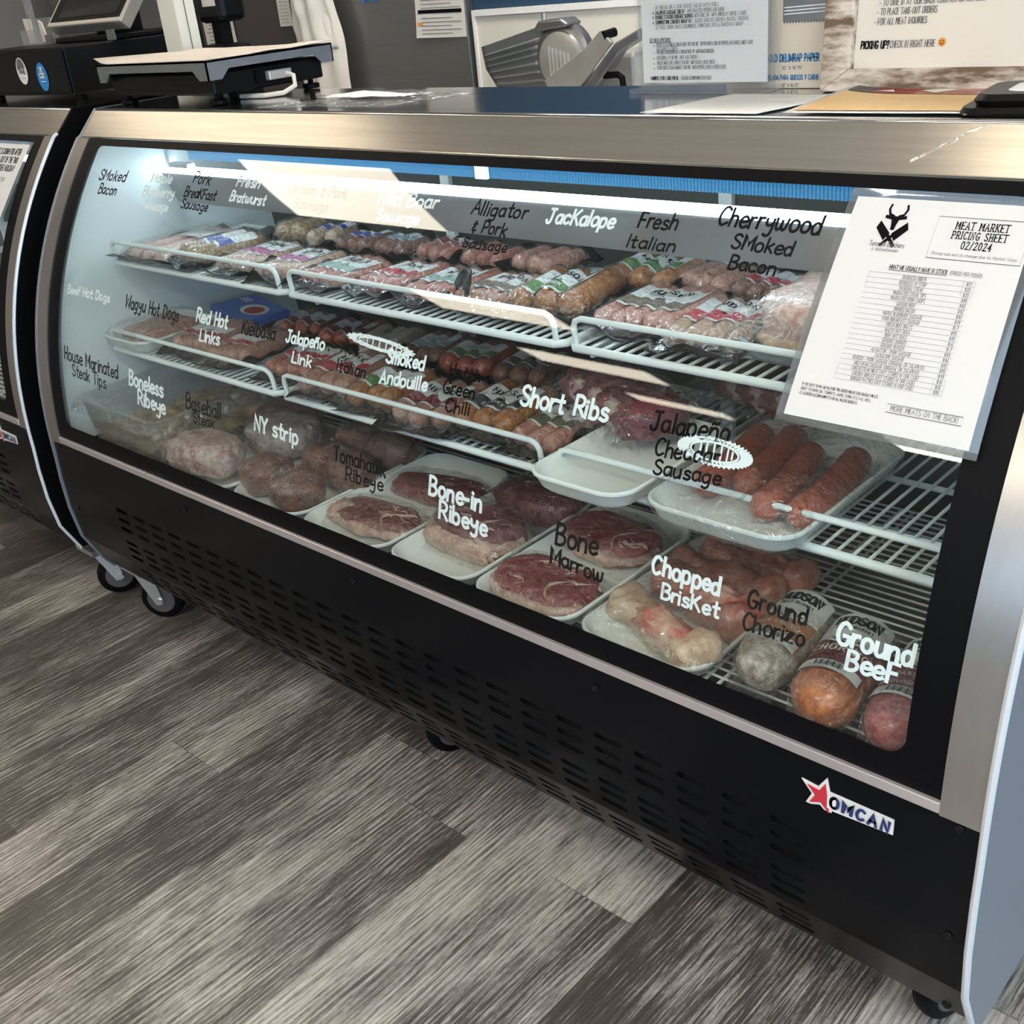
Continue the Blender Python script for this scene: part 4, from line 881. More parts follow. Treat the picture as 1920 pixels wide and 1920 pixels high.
bone('pinkish marrow bone lying in the middle of the tray', (.545, -.010, ZT+.002), -8, .17, .030, 'bone_pink', 'bone_red', 2)
bone('dark red marrow bone, second from the back', (.535, .055, ZT+.002), -6, .17, .027, 'bone_red', 'bone_red', 3)
bone('dark marrow bone at the back of its tray', (.555, .115, ZT+.004), -10, .165, .028, 'bone_red', 'bone_red', 4)

# ground meat chubs
def chub(label, pos, rz, L, r, mat, band, lines, seed):
    t = thing('ground_meat_chub', label, 'ground meat', pos, rz, 'ground meat chubs'); N = 26; m_ = MB(); prof = []
    for k in range(N+1):
        q = k/N; e = min(1, min(q, 1-q)*L/(r*1.15)); prof.append(((q-.5)*L, r*math.sqrt(max(.05, 1-(1-e)**2.0))*(1+.05*noise.noise(Vector((q*9, seed, 0))))))
    loops = []
    for y, rr in prof:
        loops.append([(rr*math.cos(a)*(1+.05*noise.noise(Vector((math.cos(a)*2, y*30, math.sin(a)*2+seed)))), y, r*.93+rr*.93*math.sin(a)*(1+.05*noise.noise(Vector((math.cos(a)*2, y*30, math.sin(a)*2+seed))))) for a in [2*math.pi*i/26 for i in range(26)]])
    m_.loft(loops).build('casing', mat, t, angle=80)
    S_ = lambda u, y, o_: ((r+o_)*1.045*math.cos(math.pi/2-u/r), y, r*.93+(r+o_)*.975*math.sin(math.pi/2-u/r))
    W = r*2.1; L_ = MB(); y0, y1 = -L*.27, L*.36
    L_.grid(20, 4, lambda u, v: S_((u-.5)*W, y0+(y1-.055-y0)*v, .0010), 1)
    L_.grid(20, 4, lambda u, v: S_((u-.5)*W, (y1-.055)+.055*v-(.018*(1-abs(2*u-1)) if v < .3 else 0), .0014), 0)
    L_.grid(20, 2, lambda u, v: S_((u-.5)*W*.92, y0-.004+.017*v, .0016), 0)
    lo = L_.build('label', ['label_grey', band], t)
    I = MB(); fm = lambda u, y: S_(u, y, .0022)
    ink(I, 'HUDSON', 0, y1-.026, .016, fm, hw=.11, width=W*.62, align='c', serif=.13)
    ink(I, 'MEAT MARKET', 0, y1-.037, .0055, fm, hw=.09, width=W*.5, align='c', track=.4)
    ribbon(I, [(-.016, y1-.060), (0, y1-.052), (.016, y1-.060), (0, y1-.070), (-.016, y1-.060)], .0014, fm); ink(I, '59', 0, y1-.064, .007, fm, hw=.1, align='c')
    for q, (tx, hh) in enumerate(lines): ink(I, tx, 0, y1-.088-.017*q, hh, fm, hw=.08, width=min(W*.8, text_width(tx)*hh*1.15), align='c', mi=1, track=.3)
    for q in range(14): ribbon(I, [(-.016+.0022*q, y0+.001), (-.016+.0022*q, y0+.010)], .0004+.0004*(q*7 % 3 == 0), fm)
    I.build('label_print', ['ink_black', 'card_brown'], lo, smooth=False)
    F_ = MB(); loops = []
    for y, rr in [(-L/2-.016, r*.7), (-L/2-.006, r*.8)]+[(y*1.01, rr*1.03+.002) for y, rr in prof[3:-3]]+[(L/2+.012, r*.8), (L/2+.035, r*.75)]:
        fl = .16 if abs(y) > L/2+.02 else (.5 if abs(y) > L/2 else 1)
        loops.append([(rr*math.cos(a)*(1+.04*noise.noise(Vector((i_, y*40, seed)))), y, max(.003, r*.93*(1 if fl == 1 else .4)+rr*.96*fl*math.sin(a)+.004*noise.noise(Vector((a*2, y*60, seed))))) for i_, a in enumerate([2*math.pi*i/26 for i in range(26)])])
    F_.loft(loops, cap0=False, cap1=False).build('film', 'film', t, angle=80)
    return t
chub('pale coarse ground meat roll with copper label beside the bone tray', (.690, -.040, ZD), 4, .185, .038, 'ground_grey', 'b_copper', [('DUCK CHORIZO', .007), ('SMOKED', .006)], 1)
chub('orange ground meat roll with maroon label, middle of three', (.780, -.062, ZD), 7, .195, .040, 'ground_orange', 'b_maroon', [('CHORIZO', .012)], 2)
chub('red ground meat roll with wine coloured label at the right end', (.868, -.058, ZD), 5, .195, .038, 'ground_red', 'b_wine', [('GRASS-FED', .007), ('GROUND BEEF', .007)], 3)

# lower shelf: franks, sausages, ribs, blue pack
for i, (x, y) in enumerate(((-.885, .045), (-.855, .042), (-.825, .044), (-.795, .041))):
    m_ = MB(); m_.tube([(0, -.07+.014*k, .0145+.001*math.sin(k)) for k in range(11)], [.006, .012, .0135, .014, .014, .014, .014, .014, .0135, .012, .006], 12)
    tag(m_.build('frankfurter', 'saus_link', angle=80), 'pale frankfurter in the far left foam tray, %s of four' % ['leftmost', 'second', 'third', 'rightmost'][i], 'sausage', 'frankfurters in the far left tray')
for i, o in enumerate([o for o in COL.objects if o.name.startswith('frankfurter')]):
    o.location = ((-.885, -.855, -.825, -.795)[i], .035, ZL+.006); o.rotation_euler.z = math.radians(6)
for i, (x0, y0, x1, y1, z) in enumerate(((.566, -.045, .545, .15, 0), (.612, -.02, .585, .165, .0), (.664, -.065, .632, .125, 0), (.708, -.06, .690, .14, 0))):
    m_ = MB(); N = 14; pts = []; rad = []
    for k in range(N+1):
        q = k/N; pts.append((x0+(x1-x0)*q+.007*math.sin(math.pi*q), y0+(y1-y0)*q, ZL+.008+.0205)); e = min(1, min(q, 1-q)*.2/.02); rad.append(.0205*math.sqrt(max(.06, 1-(1-e)**2))*(1+.04*noise.noise(Vector((q*5, i, 0)))))
    tag(m_.tube(pts, rad, 14).build('smoked_sausage', 'saus_rust', angle=80), 'large red smoked sausage, %s in the film covered tray' % ['leftmost', 'second from left', 'third from left', 'rightmost'][i], 'sausage', 'red sausages in the film covered tray')
def rib_pack(label, pos, rz, lx, ly, h, seed):
    t = thing('short_rib_pack', label, 'short ribs', pos, rz, 'short rib packs'); m_ = MB()
    for k in range(4):
        m_.blob((-lx*.36+lx*.24*k, .0, h*.5), (lx*.16, ly*.48, h*.5), seed+k, .3, 2.2, (.7, .8), 22, 12, flat=.001)
    m_.build('meat', 'steak_purple', t, angle=80)
    for k in range(3): MB().blob((-lx*.26+lx*.25*k, -ly*.36, h*.55), (lx*.10, ly*.10, h*.42), seed+k+9, .35, 3, (.8, .8), 16, 10).build('fat_lump', 'roast_pink', t, angle=80)
    Fm = MB(); Fm.grid(36, 28, lambda u, v: ((2*u-1)*(lx/2+.03), (2*v-1)*(ly/2+.03), .004+(h+.006)*max(0, 1-max(abs(2*u-1), abs(2*v-1))**4)+.009*noise.noise(Vector((u*6+seed, v*6, 0)))+.004*noise.noise(Vector((u*17+seed, v*17, 0))))).build('wrap_film', 'film_loose', t)
    return t
rib_pack('large vacuum pack of dark short ribs on the left of the lower shelf right section', (.335, .105, ZL+.027), -25, .23, .115, .055, 1)
rib_pack('second vacuum pack of dark short ribs, reaching toward the price sheet', (.525, .235, ZL+.032), -16, .20, .115, .055, 5)
t = thing('boxed_meat_pack', 'flat blue pack with a red oval lying at left of the lower shelf', 'pack', (-.79, .225, ZL+.002), -14)
MB().box((-.10, -.055, 0), (.10, .055, .018)).build('pack_body', 'b_royal', t, bevel=.003)
I = MB(); fm = lambda u, v: (u, v, .0190)
I.add([(.035+.042*math.cos(a)*1.2, .0+.028*math.sin(a), .0186) for a in [2*math.pi*i/28 for i in range(28)]], [tuple(range(28))], 0)
I.add([(.041+.026*math.cos(a)*1.2, -.003+.021*math.sin(a), .0190) for a in [2*math.pi*i/28 for i in range(28)]], [tuple(range(28))], 1)
ink(I, 'EVCO', -.085, .012, .015, lambda u, v: (u, v, .0186), hw=.12, slant=.2, mi=0); I.build('pack_print', ['ink_white', 'ink_red'], t, smooth=False)
# cured pork on the grey tray, upper shelf right
t = thing('cured_pork_slab', 'slab of cured pork with yellow fat wrapped in clear film on the grey tray', 'meat', (.655, .155, ZU+.006), 0)
MB().blob((0, 0, .035), (.085, .10, .036), 2, .12, 1.5, (.45, .6), 34, 14, flat=.0005).build('meat', 'bacon_pink', t, angle=80)
MB().blob((0, -.012, .014), (.086, .094, .014), 4, .08, 2, (.5, .6), 34, 10).build('fat_layer', 'bone_tan', t, angle=80)
Fm = MB(); Fm.grid(34, 34, lambda u, v: ((2*u-1)*.105, (2*v-1)*.12, .005+.072*max(0, 1-max(abs(2*u-1), abs(2*v-1))**5)+.005*noise.noise(Vector((u*8, v*8, 4)))+.002*noise.noise(Vector((u*24, v*24, 4))))).build('wrap_film', 'film_loose', t)
# upright black tag of backing that stands between packs
t = MB(); t.grid(6, 10, lambda u, v: ((2*u-1)*.026*math.sin(math.pi*(.10+.80*v))**.7, .012*(2*v-1)+.006*u, .055*v)); o = t.build('backing_flap', 'black_film', solid=.001)
o.location = (.062, .062, ZU+.002); o.rotation_euler.z = math.radians(-25); tag(o, 'leaf shaped black plastic flap standing up at the front of the upper shelf', 'flap')

# ------------------------------------------------------------------ laminated sheets on the glass
def glass_sheet(name, label, cat, ox, xl, xr, z0, z1, writer, off=-.0035):
    """laminated paper lying on the curved glass; u across 0..1, v down 0..1"""
    t = thing(name, label, cat, (ox, 0, 0))
    h = z1-z0; W = xr[0]-xl[0]
    def fm(u, v, o=0):
        z = z1-h*v; a = xl[0]+(xl[1]-xl[0])*v; b = xr[0]+(xr[1]-xr[0])*v
        return (a+(b-a)*u, PG(z)+off-o-.010*v*v, z)
    mx, my = .045, .036
    L = MB(); L.grid(4, 24, lambda u, v: fm(-mx+(1+2*mx)*u, 1+my-(1+2*my)*v)); L.build('lamination', 'lamination', t, solid=.0006)
    Pp = MB(); Pp.grid(4, 24, lambda u, v: fm(u, 1-v, .0008)); po = Pp.build('paper', 'paper', t)
    I = MB(); asp = h*1.06/W
    g = lambda u, v: fm(u, v, .0014)
    f2 = lambda x, y: g(x, 1-y/asp)                    # width = 1 units, y up
    writer(I, f2, asp); I.build('print', ['ink_black', 'ink_grey', 'pale_line'], po, smooth=False)
    return t
def price_writer(I, f, A):
    Y = lambda v: (1-v)*A
    # crossed cleavers and bull head
    cx, cy = .265, Y(.125)
    for s in (-1, 1):
        d = Vector((s*.72, .70)); n = Vector((-d.y, d.x)); o = Vector((cx, cy-.052))
        pt = lambda a, b: f(*(o+d*a+n*b))
        I.add([pt(.012, -.030*s), pt(.098, -.030*s), pt(.112, .006*s), pt(.020, .014*s)], [(0, 1, 2, 3)] if s > 0 else [(3, 2, 1, 0)], 0)
        ribbon(I, [tuple(o+d*.02), tuple(o-d*.05)], .0085, f)
    I.add([f(cx-.026, cy+.056), f(cx+.026, cy+.056), f(cx+.015, cy+.016), f(cx+.010, cy-.012), f(cx-.010, cy-.012), f(cx-.015, cy+.016)], [(0, 5, 4, 3, 2, 1)], 0)
    for s in (-1, 1):
        ribbon(I, [(cx+s*.015, cy+.056), (cx+s*.04, cy+.064), (cx+s*.052, cy+.09), (cx+s*.046, cy+.11)], .006, f)
        ribbon(I, [(cx+s*.02, cy+.046), (cx+s*.055, cy+.052)], .008, f)
    ink(I, 'Turcotte Butchers', cx, Y(.208), .024, f, hw=.06, width=.20, align='c', slant=.15, mi=1)
    ink(I, '& delicatessen', cx, Y(.228), .016, f, hw=.06, width=.15, align='c', mi=1)
    for a, b, c, d in ((.50, .985, .062, .238), (.545, .935, .868, .905)):
        ribbon(I, [(a, Y(c)), (b, Y(c)), (b, Y(d)), (a, Y(d)), (a, Y(c))], .0013, f, 1)
    for tx, v in (('MEAT MARKET', .110), ('PRICING SHEET', .150), ('02/2024', .190)): ink(I, tx, .742, Y(v), .034, f, hw=.075, width=text_width(tx)*.034*1.02, align='c', serif=.16, track=.28)
    ink(I, 'Pricing subject to change due to Market Value', .742, Y(.222), .014, f, hw=.055, width=.44, align='c', slant=.2, mi=1)
    w1 = 'WHAT WE USUALLY HAVE IN STOCK'; ink(I, w1, .325, Y(.300), .020, f, hw=.07, width=.315, mi=0); ribbon(I, [(.325, Y(.305)), (.64, Y(.305))], .0012, f)
    ink(I, '(PRICED PER POUND)', .655, Y(.300), .018, f, hw=.05, width=.165, mi=1)
    rows = ['BONELESS RIBEYE', 'BONELESS NY STRIP', 'BASEBALL STEAK', 'MARINATED STEAK TIPS', 'MARINATED PORK CHOPS', 'GROUND BEEF', 'SMOKED BACON', 'MAPLE BLUEBERRY SAUSAGE', 'PORK BREAKFAST SAUSAGE', 'FRESH BEEF BRATS', 'WAGYU HOT DOGS', 'BEEF HOT DOGS', 'GROUND CHORIZO', 'GROUND VENISON', 'ALLIGATOR + PORK SAUSAGE'.replace('+', '-'), 'JACKALOPE SAUSAGE', 'VENISON - PORK SAUSAGE (ORIGINAL OR JALAPENO)', 'WILD BOAR SAUSAGE (ORIGINAL OR JALAPENO)', 'CHEESESTEAK MEAT (NOT STORED IN OUR CASE)', 'CHICKEN BREAST (NOT STORED IN OUR CASE)', 'BURGER PATTIES (NOT STORED IN OUR CASE)']
    pr = ['$17', '$20', '$20', '$18', '$10', '$12', '$10', '$11', '$7', '$15', '$15', '$6', '$7', '$15', '$16', '$15', '$15', '$11', '$8', '$8', '$10']
    v0, v1 = .320, .800; dv = (v1-v0)/21; x0, x1, xd = .222, .80, .74
    for k in range(22): ribbon(I, [(x0, Y(v0+dv*k)), (x1, Y(v0+dv*k))], .0009, f, 2)
    for x in (x0, xd, x1): ribbon(I, [(x, Y(v0)), (x, Y(v1))], .0009, f, 2)
    for k, (r_, p_) in enumerate(zip(rows, pr)):
        ink(I, r_, (x0+xd)/2, Y(v0+dv*(k+.80)), .0185, f, hw=.05, width=min(.50, text_width(r_)*.0185*.72), align='c', mi=1)
        ink(I, p_, (xd+x1)/2, Y(v0+dv*(k+.80)), .017, f, hw=.06, width=.03, align='c', mi=1)
    for k, tx in enumerate(("IF YOU DON'T KNOW, WE FEATURE PRE-ORDER MENUS FOR HOLIDAY MEATS", '(BEEF TENDERLOIN, TURKEYS, HAMS, PORK ETC.) AS WELL', 'AS ASSORTED ACCOMPANIMENTS FOR ALL MAJOR HOLIDAYS')):
        ink(I, tx, .055, Y(.855+.021*k), .0145, f, hw=.05, width=(.43, .40, .33)[k])
    ink(I, 'MORE MEATS ON THE BACK!', .74, Y(.896), .026, f, hw=.05, width=.345, align='c', mi=1)
glass_sheet('price_sheet', 'laminated white meat price sheet stuck on the right end of the curved glass', 'price sheet', 0, (.729, .724), (.916, .921), .823, 1.022, price_writer)
def side_writer(I, f, A):
    for k, tx in enumerate(('IF IT IS DOWN FOR AFTER', 'CALL OUT OF THE TWO', 'ORDER HOLIDAY')): ink(I, tx, .90, (1-.14-.11*k)*A, .045, f, hw=.075, width=(.5, .46, .36)[k], align='r')
    ink(I, 'AT STORE', .80, (1-.50)*A, .03, f, hw=.05, width=.2, align='r', mi=1)
glass_sheet('notice_sheet', 'white laminated notice on the far left case, cut off by the frame', 'notice', -2.108, (.66, .66), (.908, .897), .885, 1.024, side_writer)

# ------------------------------------------------------------------ on the counter top
ZC = 1.0905
# bench scale
t = thing('bench_scale', 'black bench scale with steel platter on the left end of the counter', 'scale', (-.80, .265, ZC))
sx, sy = .185, .13
MB().prism([(-sx, .018), (sx, .018), (sx, .058), (-sx, .058)], 1, -sy, sy).build('base', 'black_plastic', t, smooth=False, bevel=.004)
for a in (-1, 1):
    for b in (-1, 1): MB().cyl((a*(sx-.02), b*(sy-.02), 0), (a*(sx-.02), b*(sy-.02), .009), .017, 16).cyl((a*(sx-.02), b*(sy-.02), .009), (a*(sx-.02), b*(sy-.02), .02), .006, 10).build('foot', 'black_rubber', t, bevel=.002)
p_ = MB(); px_, py_, zt = .202, .148, .080
p_.box((-px_, -py_, zt-.003), (px_, py_, zt))
for s in (-1, 1):
    o_ = [(-px_, zt), (px_, zt), (px_, zt-.034), (px_-.030, zt-.034), (px_-.048, zt-.017), (-px_+.048, zt-.017), (-px_+.030, zt-.034), (-px_, zt-.034)]
    y0 = s*py_; p_.prism(o_, 1, min(y0, y0-s*.003), max(y0, y0-s*.003))
    o_ = [(-py_, zt), (py_, zt), (py_, zt-.034), (py_-.030, zt-.034), (py_-.048, zt-.017), (-py_+.048, zt-.017), (-py_+.030, zt-.034), (-py_, zt-.034)]
    x0 = s*px_; p_.prism(o_, 0, min(x0, x0-s*.003), max(x0, x0-s*.003))
p_.build('platter', 'aluminium_dull', t, smooth=False)
MB().box((sx-.002, -.035, .026), (sx+.004, .045, .050)).build('socket_plate', 'black_rubber', t, smooth=False)
MB().box((sx+.002, -.012, .030), (sx+.016, .042, .047)).build('plug', 'aluminium', t, smooth=False, bevel=.002)
MB().tube([(sx+.015, .03, .038), (sx+.035, .03, .034), (sx+.042, .025, .016), (sx+.036, .0, .006), (sx+.015, -.03, .005), (sx-.05, -.04, .005)], .0045, 8).build('cable', 'paper_cream', t)
c_ = MB(); c_.box((-.30, .085, .012), (-.17, .135, .022)); c_.box((-.305, .085, 0), (-.235, .135, .46)); c_.build('display_column', 'pole_cream', t, smooth=False, bevel=.004)
MB().box((-.2365, .108, .03), (-.2335, .1095, .46)).build('column_seam', 'ink_grey', t, smooth=False)
o = MB(); o.grid(16, 12, lambda u, v: (-1.005+.40*u+.02*v, .118+.285*v, ZC+.0815+.006*max(0, noise.noise(Vector((u*3, v*3, 1))))+.012*(max(0, .12-u)/.12)**2*(1-v)+.010*max(0, u+v-1.6)))
tag(o.build('deli_paper', 'deli_paper', solid=.0006), 'brown deli paper sheet lying on the scale platter', 'paper')
o = MB(); o.grid(12, 10, lambda u, v: (-.48+.33*u+.16*v-.10*u*v, .118+.02*u+.22*v-.06*v*u, ZC+.001+.004*max(0, noise.noise(Vector((u*5, v*4, 7))))))
tag(o.build('plastic_sheet', 'film_flat', solid=.0005), 'thin crinkled clear plastic sheet lying beside the scale', 'plastic sheet')
o = MB(); o.grid(10, 6, lambda u, v: (-.40+.20*u+.03*v, .205+.01*u+.085*v-.06*u*v, ZC+.006+.003*noise.noise(Vector((u*5, v*4, 2)))))
tag(o.build('deli_paper', 'paper_white', solid=.0005), 'folded white deli paper on the counter right of the scale', 'paper')

# card reader and printers just behind the scale
t = thing('label_printer', 'black stacked label printer behind the cream scale column', 'printer', (-1.06, .47, 1.02))
MB().box((-.06, -.03, 0), (.06, .05, .11)).build('lower_body', 'black_plastic', t, smooth=False, bevel=.008); MB().box((-.065, -.025, .112), (.045, .05, .155)).build('upper_body', 'black_plastic', t, smooth=False, bevel=.012)
MB().box((-.055, -.02, .20), (.045, .05, .30)).build('head', 'black_plastic', t, smooth=False, bevel=.014); MB().box((-.03, .0, .15), (.0, .03, .21)).build('neck', 'black_plastic', t, smooth=False); MB().box((-.02, -.0215, .235), (.03, -.020, .262)).build('sticker', 'label_grey', t, smooth=False)

# menu in acrylic stand
t = thing('menu_stand', 'printed menu page standing in a clear acrylic holder on the counter', 'menu', (.352, .30, ZC), -1)
MB().box((-.112, -.024, 0), (.112, .03, .006)).box((-.112, .003, .004), (.112, .006, .285)).build('acrylic_holder', 'acrylic', t, smooth=False); MB().box((-.112, -.004, .006), (.112, -.0025, .285)).build('acrylic_front', 'acrylic_clear', t, smooth=False)
po = MB().box((-.103, -.0002, .012), (.103, .0022, .28)).build('menu_page', 'paper_white', t, smooth=False)
I = MB(); fm = lambda x, z: (x, -.0009, z); Zp = lambda py: (169-py)*.00067+.001; K = .2065/645
Xp = lambda cx: -.103+(cx-22)*K
def ml(tx, cx, cy, wpx, hw=.045, mi=1, h=.0047): ink(I, tx, Xp(cx), Zp(cy/2.667)-.002, h, fm, hw=hw, width=wpx*K, mi=mi)
ml('OF BREAD OR A SIDE HOUSE SALAD WITH FRIES', 100, 14, 330)
for tx, cy, w0, tx2, w1 in (('JALAPENO SAUSAGE SUB $7', 40, 155, '- WITH ROASTED PEPPERS AND ONION', 195), ('DOUBLE STACKED BURGER SLIDERS', 64, 200, 'WITH FRIES $8 - WITH AMERICAN CHEESE & SAUCE', 260), ('SUMMERTIME CHICKEN WRAP $7', 90, 190, '- SLICED GRILLED CHICKEN, BACON, CHEDDAR', 280)):
    ml(tx, 100, cy, w0, .075, 0); ml(tx2, 108+w0, cy, w1); ribbon(I, [(Xp(84), Zp(cy/2.667)), (Xp(88), Zp(cy/2.667)+.0015), (Xp(92), Zp(cy/2.667)), (Xp(88), Zp(cy/2.667)-.0015), (Xp(84), Zp(cy/2.667))], .0003, fm)
ml('LETTUCE, ONION, DICED CUCUMBERS, TOMATOES, FETA & RANCH IN A WRAP', 100, 116, 450)
ml('SET MENU APPETIZERS', 64, 182, 115, .06); ribbon(I, [(Xp(64), Zp(185/2.667)-.002), (Xp(180), Zp(185/2.667)-.002)], .0003, fm)
for tx, cy, w0 in (('SERVED ON FLATBREAD: GRILLED BEEF TIPS FOR $12 - SERVED WITH A SIDE OF PEPPERS AND ONIONS, SWEET SAUCE', 208, 500), ('AND GARLIC & CHIVES', 228, 115), ('PORTOBELLO MUSHROOM AND A CHEDDAR BITES $9 - WITH RANCH DRESSING', 246, 305), ('QUESADILLA 2 FOR $10 - BEEF AND CHICKEN', 275, 220), ('GRILLED WINGS FULL ORDER 2 FOR $12 - WITH RANCH & BLUE CHEESE', 302, 310), ('STICKY BITES STEAK KABOBS 2 FOR $12 - WITH PEPPERS, ONION & HOUSE SAUCE', 328, 365)):
    ml(tx, 100, cy, w0)
    if cy != 228: ink(I, '.', Xp(84), Zp(cy/2.667)-.001, .006, fm, hw=.12)
ml('FARMERS 2 FOR A SIDE FOR $5', 64, 384, 150, .07, 0); ml('- SEASONAL ACCOMPANIMENTS OF LOCALS', 225, 384, 165)
I.build('print', ['ink_black', 'ink_grey'], po, smooth=False)

# box of deli wrap
t = thing('deli_wrap_box', 'cardboard box of deli wrap paper between the menu and wooden frame', 'box', (.475, .345, ZC))
MB().box((-.10, -.02, 0), (.105, .055, .30)).build('carton', 'card_brown', t, smooth=False, bevel=.001)
w_ = MB(); w_.box((-.012, -.0208, .083), (.10, -.0202, .125)); w_.build('window', 'aluminium_dull', t, smooth=False)
I = MB(); fm = lambda x, z: (x, -.0206, z)
for k in range(26): I.add([fm(-.012+.0043*k, .0835), fm(-.012+.0043*k+.0043, .0835), fm(-.012+.0043*k+.00215, .080)], [(0, 2, 1)], 1)
for k in range(3): ribbon(I, [(-.010, .092+.004*k), (.10, .095+.004*k)], .0007, lambda x, z: (x, -.0212, z), 2)
ink(I, 'OLD DELIWRAP PAPER', .042, .034, .0090, fm, hw=.10, width=.075, align='r', mi=0); ink(I, '12" X 10.75"', -.012, .024, .004, fm, hw=.08, width=.03, align='l', mi=1)
ink(I, 'DOBLADA PARA QUESOS Y CARNE', .042, .011, .0060, fm, hw=.10, width=.082, align='r', mi=0); ink(I, '12" X 10.75"', -.012, .002, .004, fm, hw=.08, width=.025, mi=1)
I.build('print', ['ink_blue', 'ink_grey', 'label_white'], t, smooth=False)

# framed notice
t = thing('framed_sign', 'cream notice in a weathered white wooden frame at right of the counter', 'sign', (.74, .293, ZC), -1); t.rotation_euler.x = math.radians(-5)
W2, HH, bw = .20, .34, .039
f = MB()
for poly in ([(-W2, 0), (W2, 0), (W2-bw, bw*.68), (-W2+bw, bw*.68)], [(-W2, 0), (-W2+bw, bw*.68), (-W2+bw, HH-bw), (-W2, HH)], [(W2, 0), (W2, HH), (W2-bw, HH-bw), (W2-bw, bw*.68)], [(-W2, HH), (-W2+bw, HH-bw), (W2-bw, HH-bw), (W2, HH)]): f.prism(poly, 1, -.012, .008)
f.build('frame', 'weathered_wood', t, smooth=False, bevel=.0015)
po = MB().box((-W2+.03, .0, .02), (W2-.03, .004, HH-.03)).build('sheet', 'paper_cream', t, smooth=False)
I = MB(); fm = lambda x, z: (x, -.0008, z); X_ = lambda px: -W2+(px-1547)*.00067; Z_ = lambda py: (169-py)*.00064+.002
for tx, x0, py, x1, sl in (('- TO DINE IN AT OUR BACK COUNTER OR OUTSIDE', 1647, 20, 1840, .1), ('- TO PLACE TAKE-OUT ORDERS', 1644, 36, 1757, .1), ('- FOR ALL MEAT INQUIRIES', 1640, 53, 1740, .1)): ink(I, tx, X_(x0), Z_(py), .0072, fm, hw=.055, width=(x1-x0)*.00067, slant=sl, mi=1)
ink(I, 'PICKING UP?', X_(1617), Z_(95), .0085, fm, hw=.09, width=.037, slant=.1); ink(I, 'CHECK IN RIGHT HERE', X_(1674), Z_(94), .0075, fm, hw=.055, width=.057, slant=.1, mi=1)
c0 = (X_(1772), Z_(87)); I.add([fm(c0[0]+.0048*math.cos(a), c0[1]+.0048*math.sin(a)) for a in [2*math.pi*i/20 for i in range(20)]], [tuple(range(20))], 2)
g2 = lambda x, z: (x, -.0014, z)
for s in (-1, 1): ribbon(I, [(c0[0]+s*.0016, c0[1]+.0018), (c0[0]+s*.0016, c0[1]+.0006)], .0005, g2)
ribbon(I, [(c0[0]-.0025, c0[1]-.001), (c0[0], c0[1]-.0024), (c0[0]+.0025, c0[1]-.001)], .0004, g2); ink(I, '* ', X_(1632), Z_(4), .004, fm, hw=.1)
I.build('print', ['ink_black', 'ink_grey', 'orange'], po, smooth=False)

# loose papers
def flat(name, label, cat, q, z, mats, rows=1, curl=0, ny=12):
    o = MB(); (ax, ay), (bx, by), (cx, cy), (dx, dy) = q
    P = lambda u, v: ((ax*(1-u)+bx*u)*(1-v)+(dx*(1-u)+cx*u)*v, (ay*(1-u)+by*u)*(1-v)+(dy*(1-u)+cy*u)*v)
    o.grid(10, ny, lambda u, v: (*P(u, v), z+curl*max(0, .35-u)**2*6*v+.0006*noise.noise(Vector((u*4, v*4, z)))))
    return tag(o.build(name, mats, solid=.0005), label, cat), P
o, P = flat('printed_sheet', 'white printed sheet lying on the counter in front of the menu', 'paper', [(.392, .098), (.56, .098), (.60, .255), (.425, .262)], ZC+.0022, 'paper')
I = MB(); fm = lambda u, v: (*P(u, v), ZC+.0034)
for k in range(9): ribbon(I, [(.1, .9-.085*k), (.55+.3*((k*5) % 3)/2, .9-.085*k)], .006, fm)
I.build('print', 'pale_line', o, smooth=False)
o, P = flat('flyer', 'tan flyer with dark red and charcoal band lying before the wooden frame', 'flyer', [(.592, .103), (.82, .110), (.775, .30), (.585, .335)], ZC+.0030, 'paper', curl=.010)
I = MB(); zf = lambda u, v: ZC+.0042+.010*max(0, .35-u)**2*6*v; fm = lambda u, v: (*P(u, v), zf(u, v))
I.grid(10, 8, lambda u, v: fm(.04+.93*u, .04+.58*v), 0); I.grid(3, 5, lambda u, v: fm(.04+.16*u, .64+.32*v), 1); I.grid(3, 5, lambda u, v: fm(.20+.28*u, .64+.32*v), 2); I.grid(5, 5, lambda u, v: fm(.48+.49*u, .64+.32*v), 3)
for q in ([(.22, .68), (.34, .68), (.30, .76)], [(.50, .74), (.60, .66), (.72, .80), (.58, .82)]): I.add([(a, b, c+.0006) for a, b, c in [fm(*x) for x in q]], [tuple(range(len(q)))], 4)
I.build('print', ['tan_flyer', 'charcoal_flyer', 'maroon_flyer', 'bone_red', 'paper_cream'], o)
# black pads at the right edge
t = thing('black_pad', 'stacked black pads with a glossy white top at the right counter edge', 'pad', (.865, .165, ZC), 8)
MB().loft([rrect(0, 0, .075, .058, .02, 0), rrect(0, 0, .078, .061, .022, .004), rrect(0, 0, .075, .058, .02, .009)]).build('lower_pad', 'black_plastic', t)
MB().loft([rrect(.004, .004, .068, .054, .02, .0095), rrect(.004, .004, .071, .056, .022, .015), rrect(.004, .004, .066, .052, .02, .021)]).build('upper_pad', 'black_plastic', t)
MB().loft([rrect(.01, .006, .048, .036, .018, .0212), rrect(.01, .006, .046, .034, .018, .0222)]).build('glossy_top', 'label_white', t)
o = MB(); o.grid(6, 3, lambda u, v: (.765+.055*u+.012*v, .085-.030*(1-u)*1.0+.004*v, 1.079-.030*(1-u)+.003+.004*v+.002*noise.noise(Vector((u*5, v, 1))))); o = tag(o.build('tape_strip', 'film_flat', solid=.0005), 'torn strip of clear tape hanging from the counter edge', 'tape')

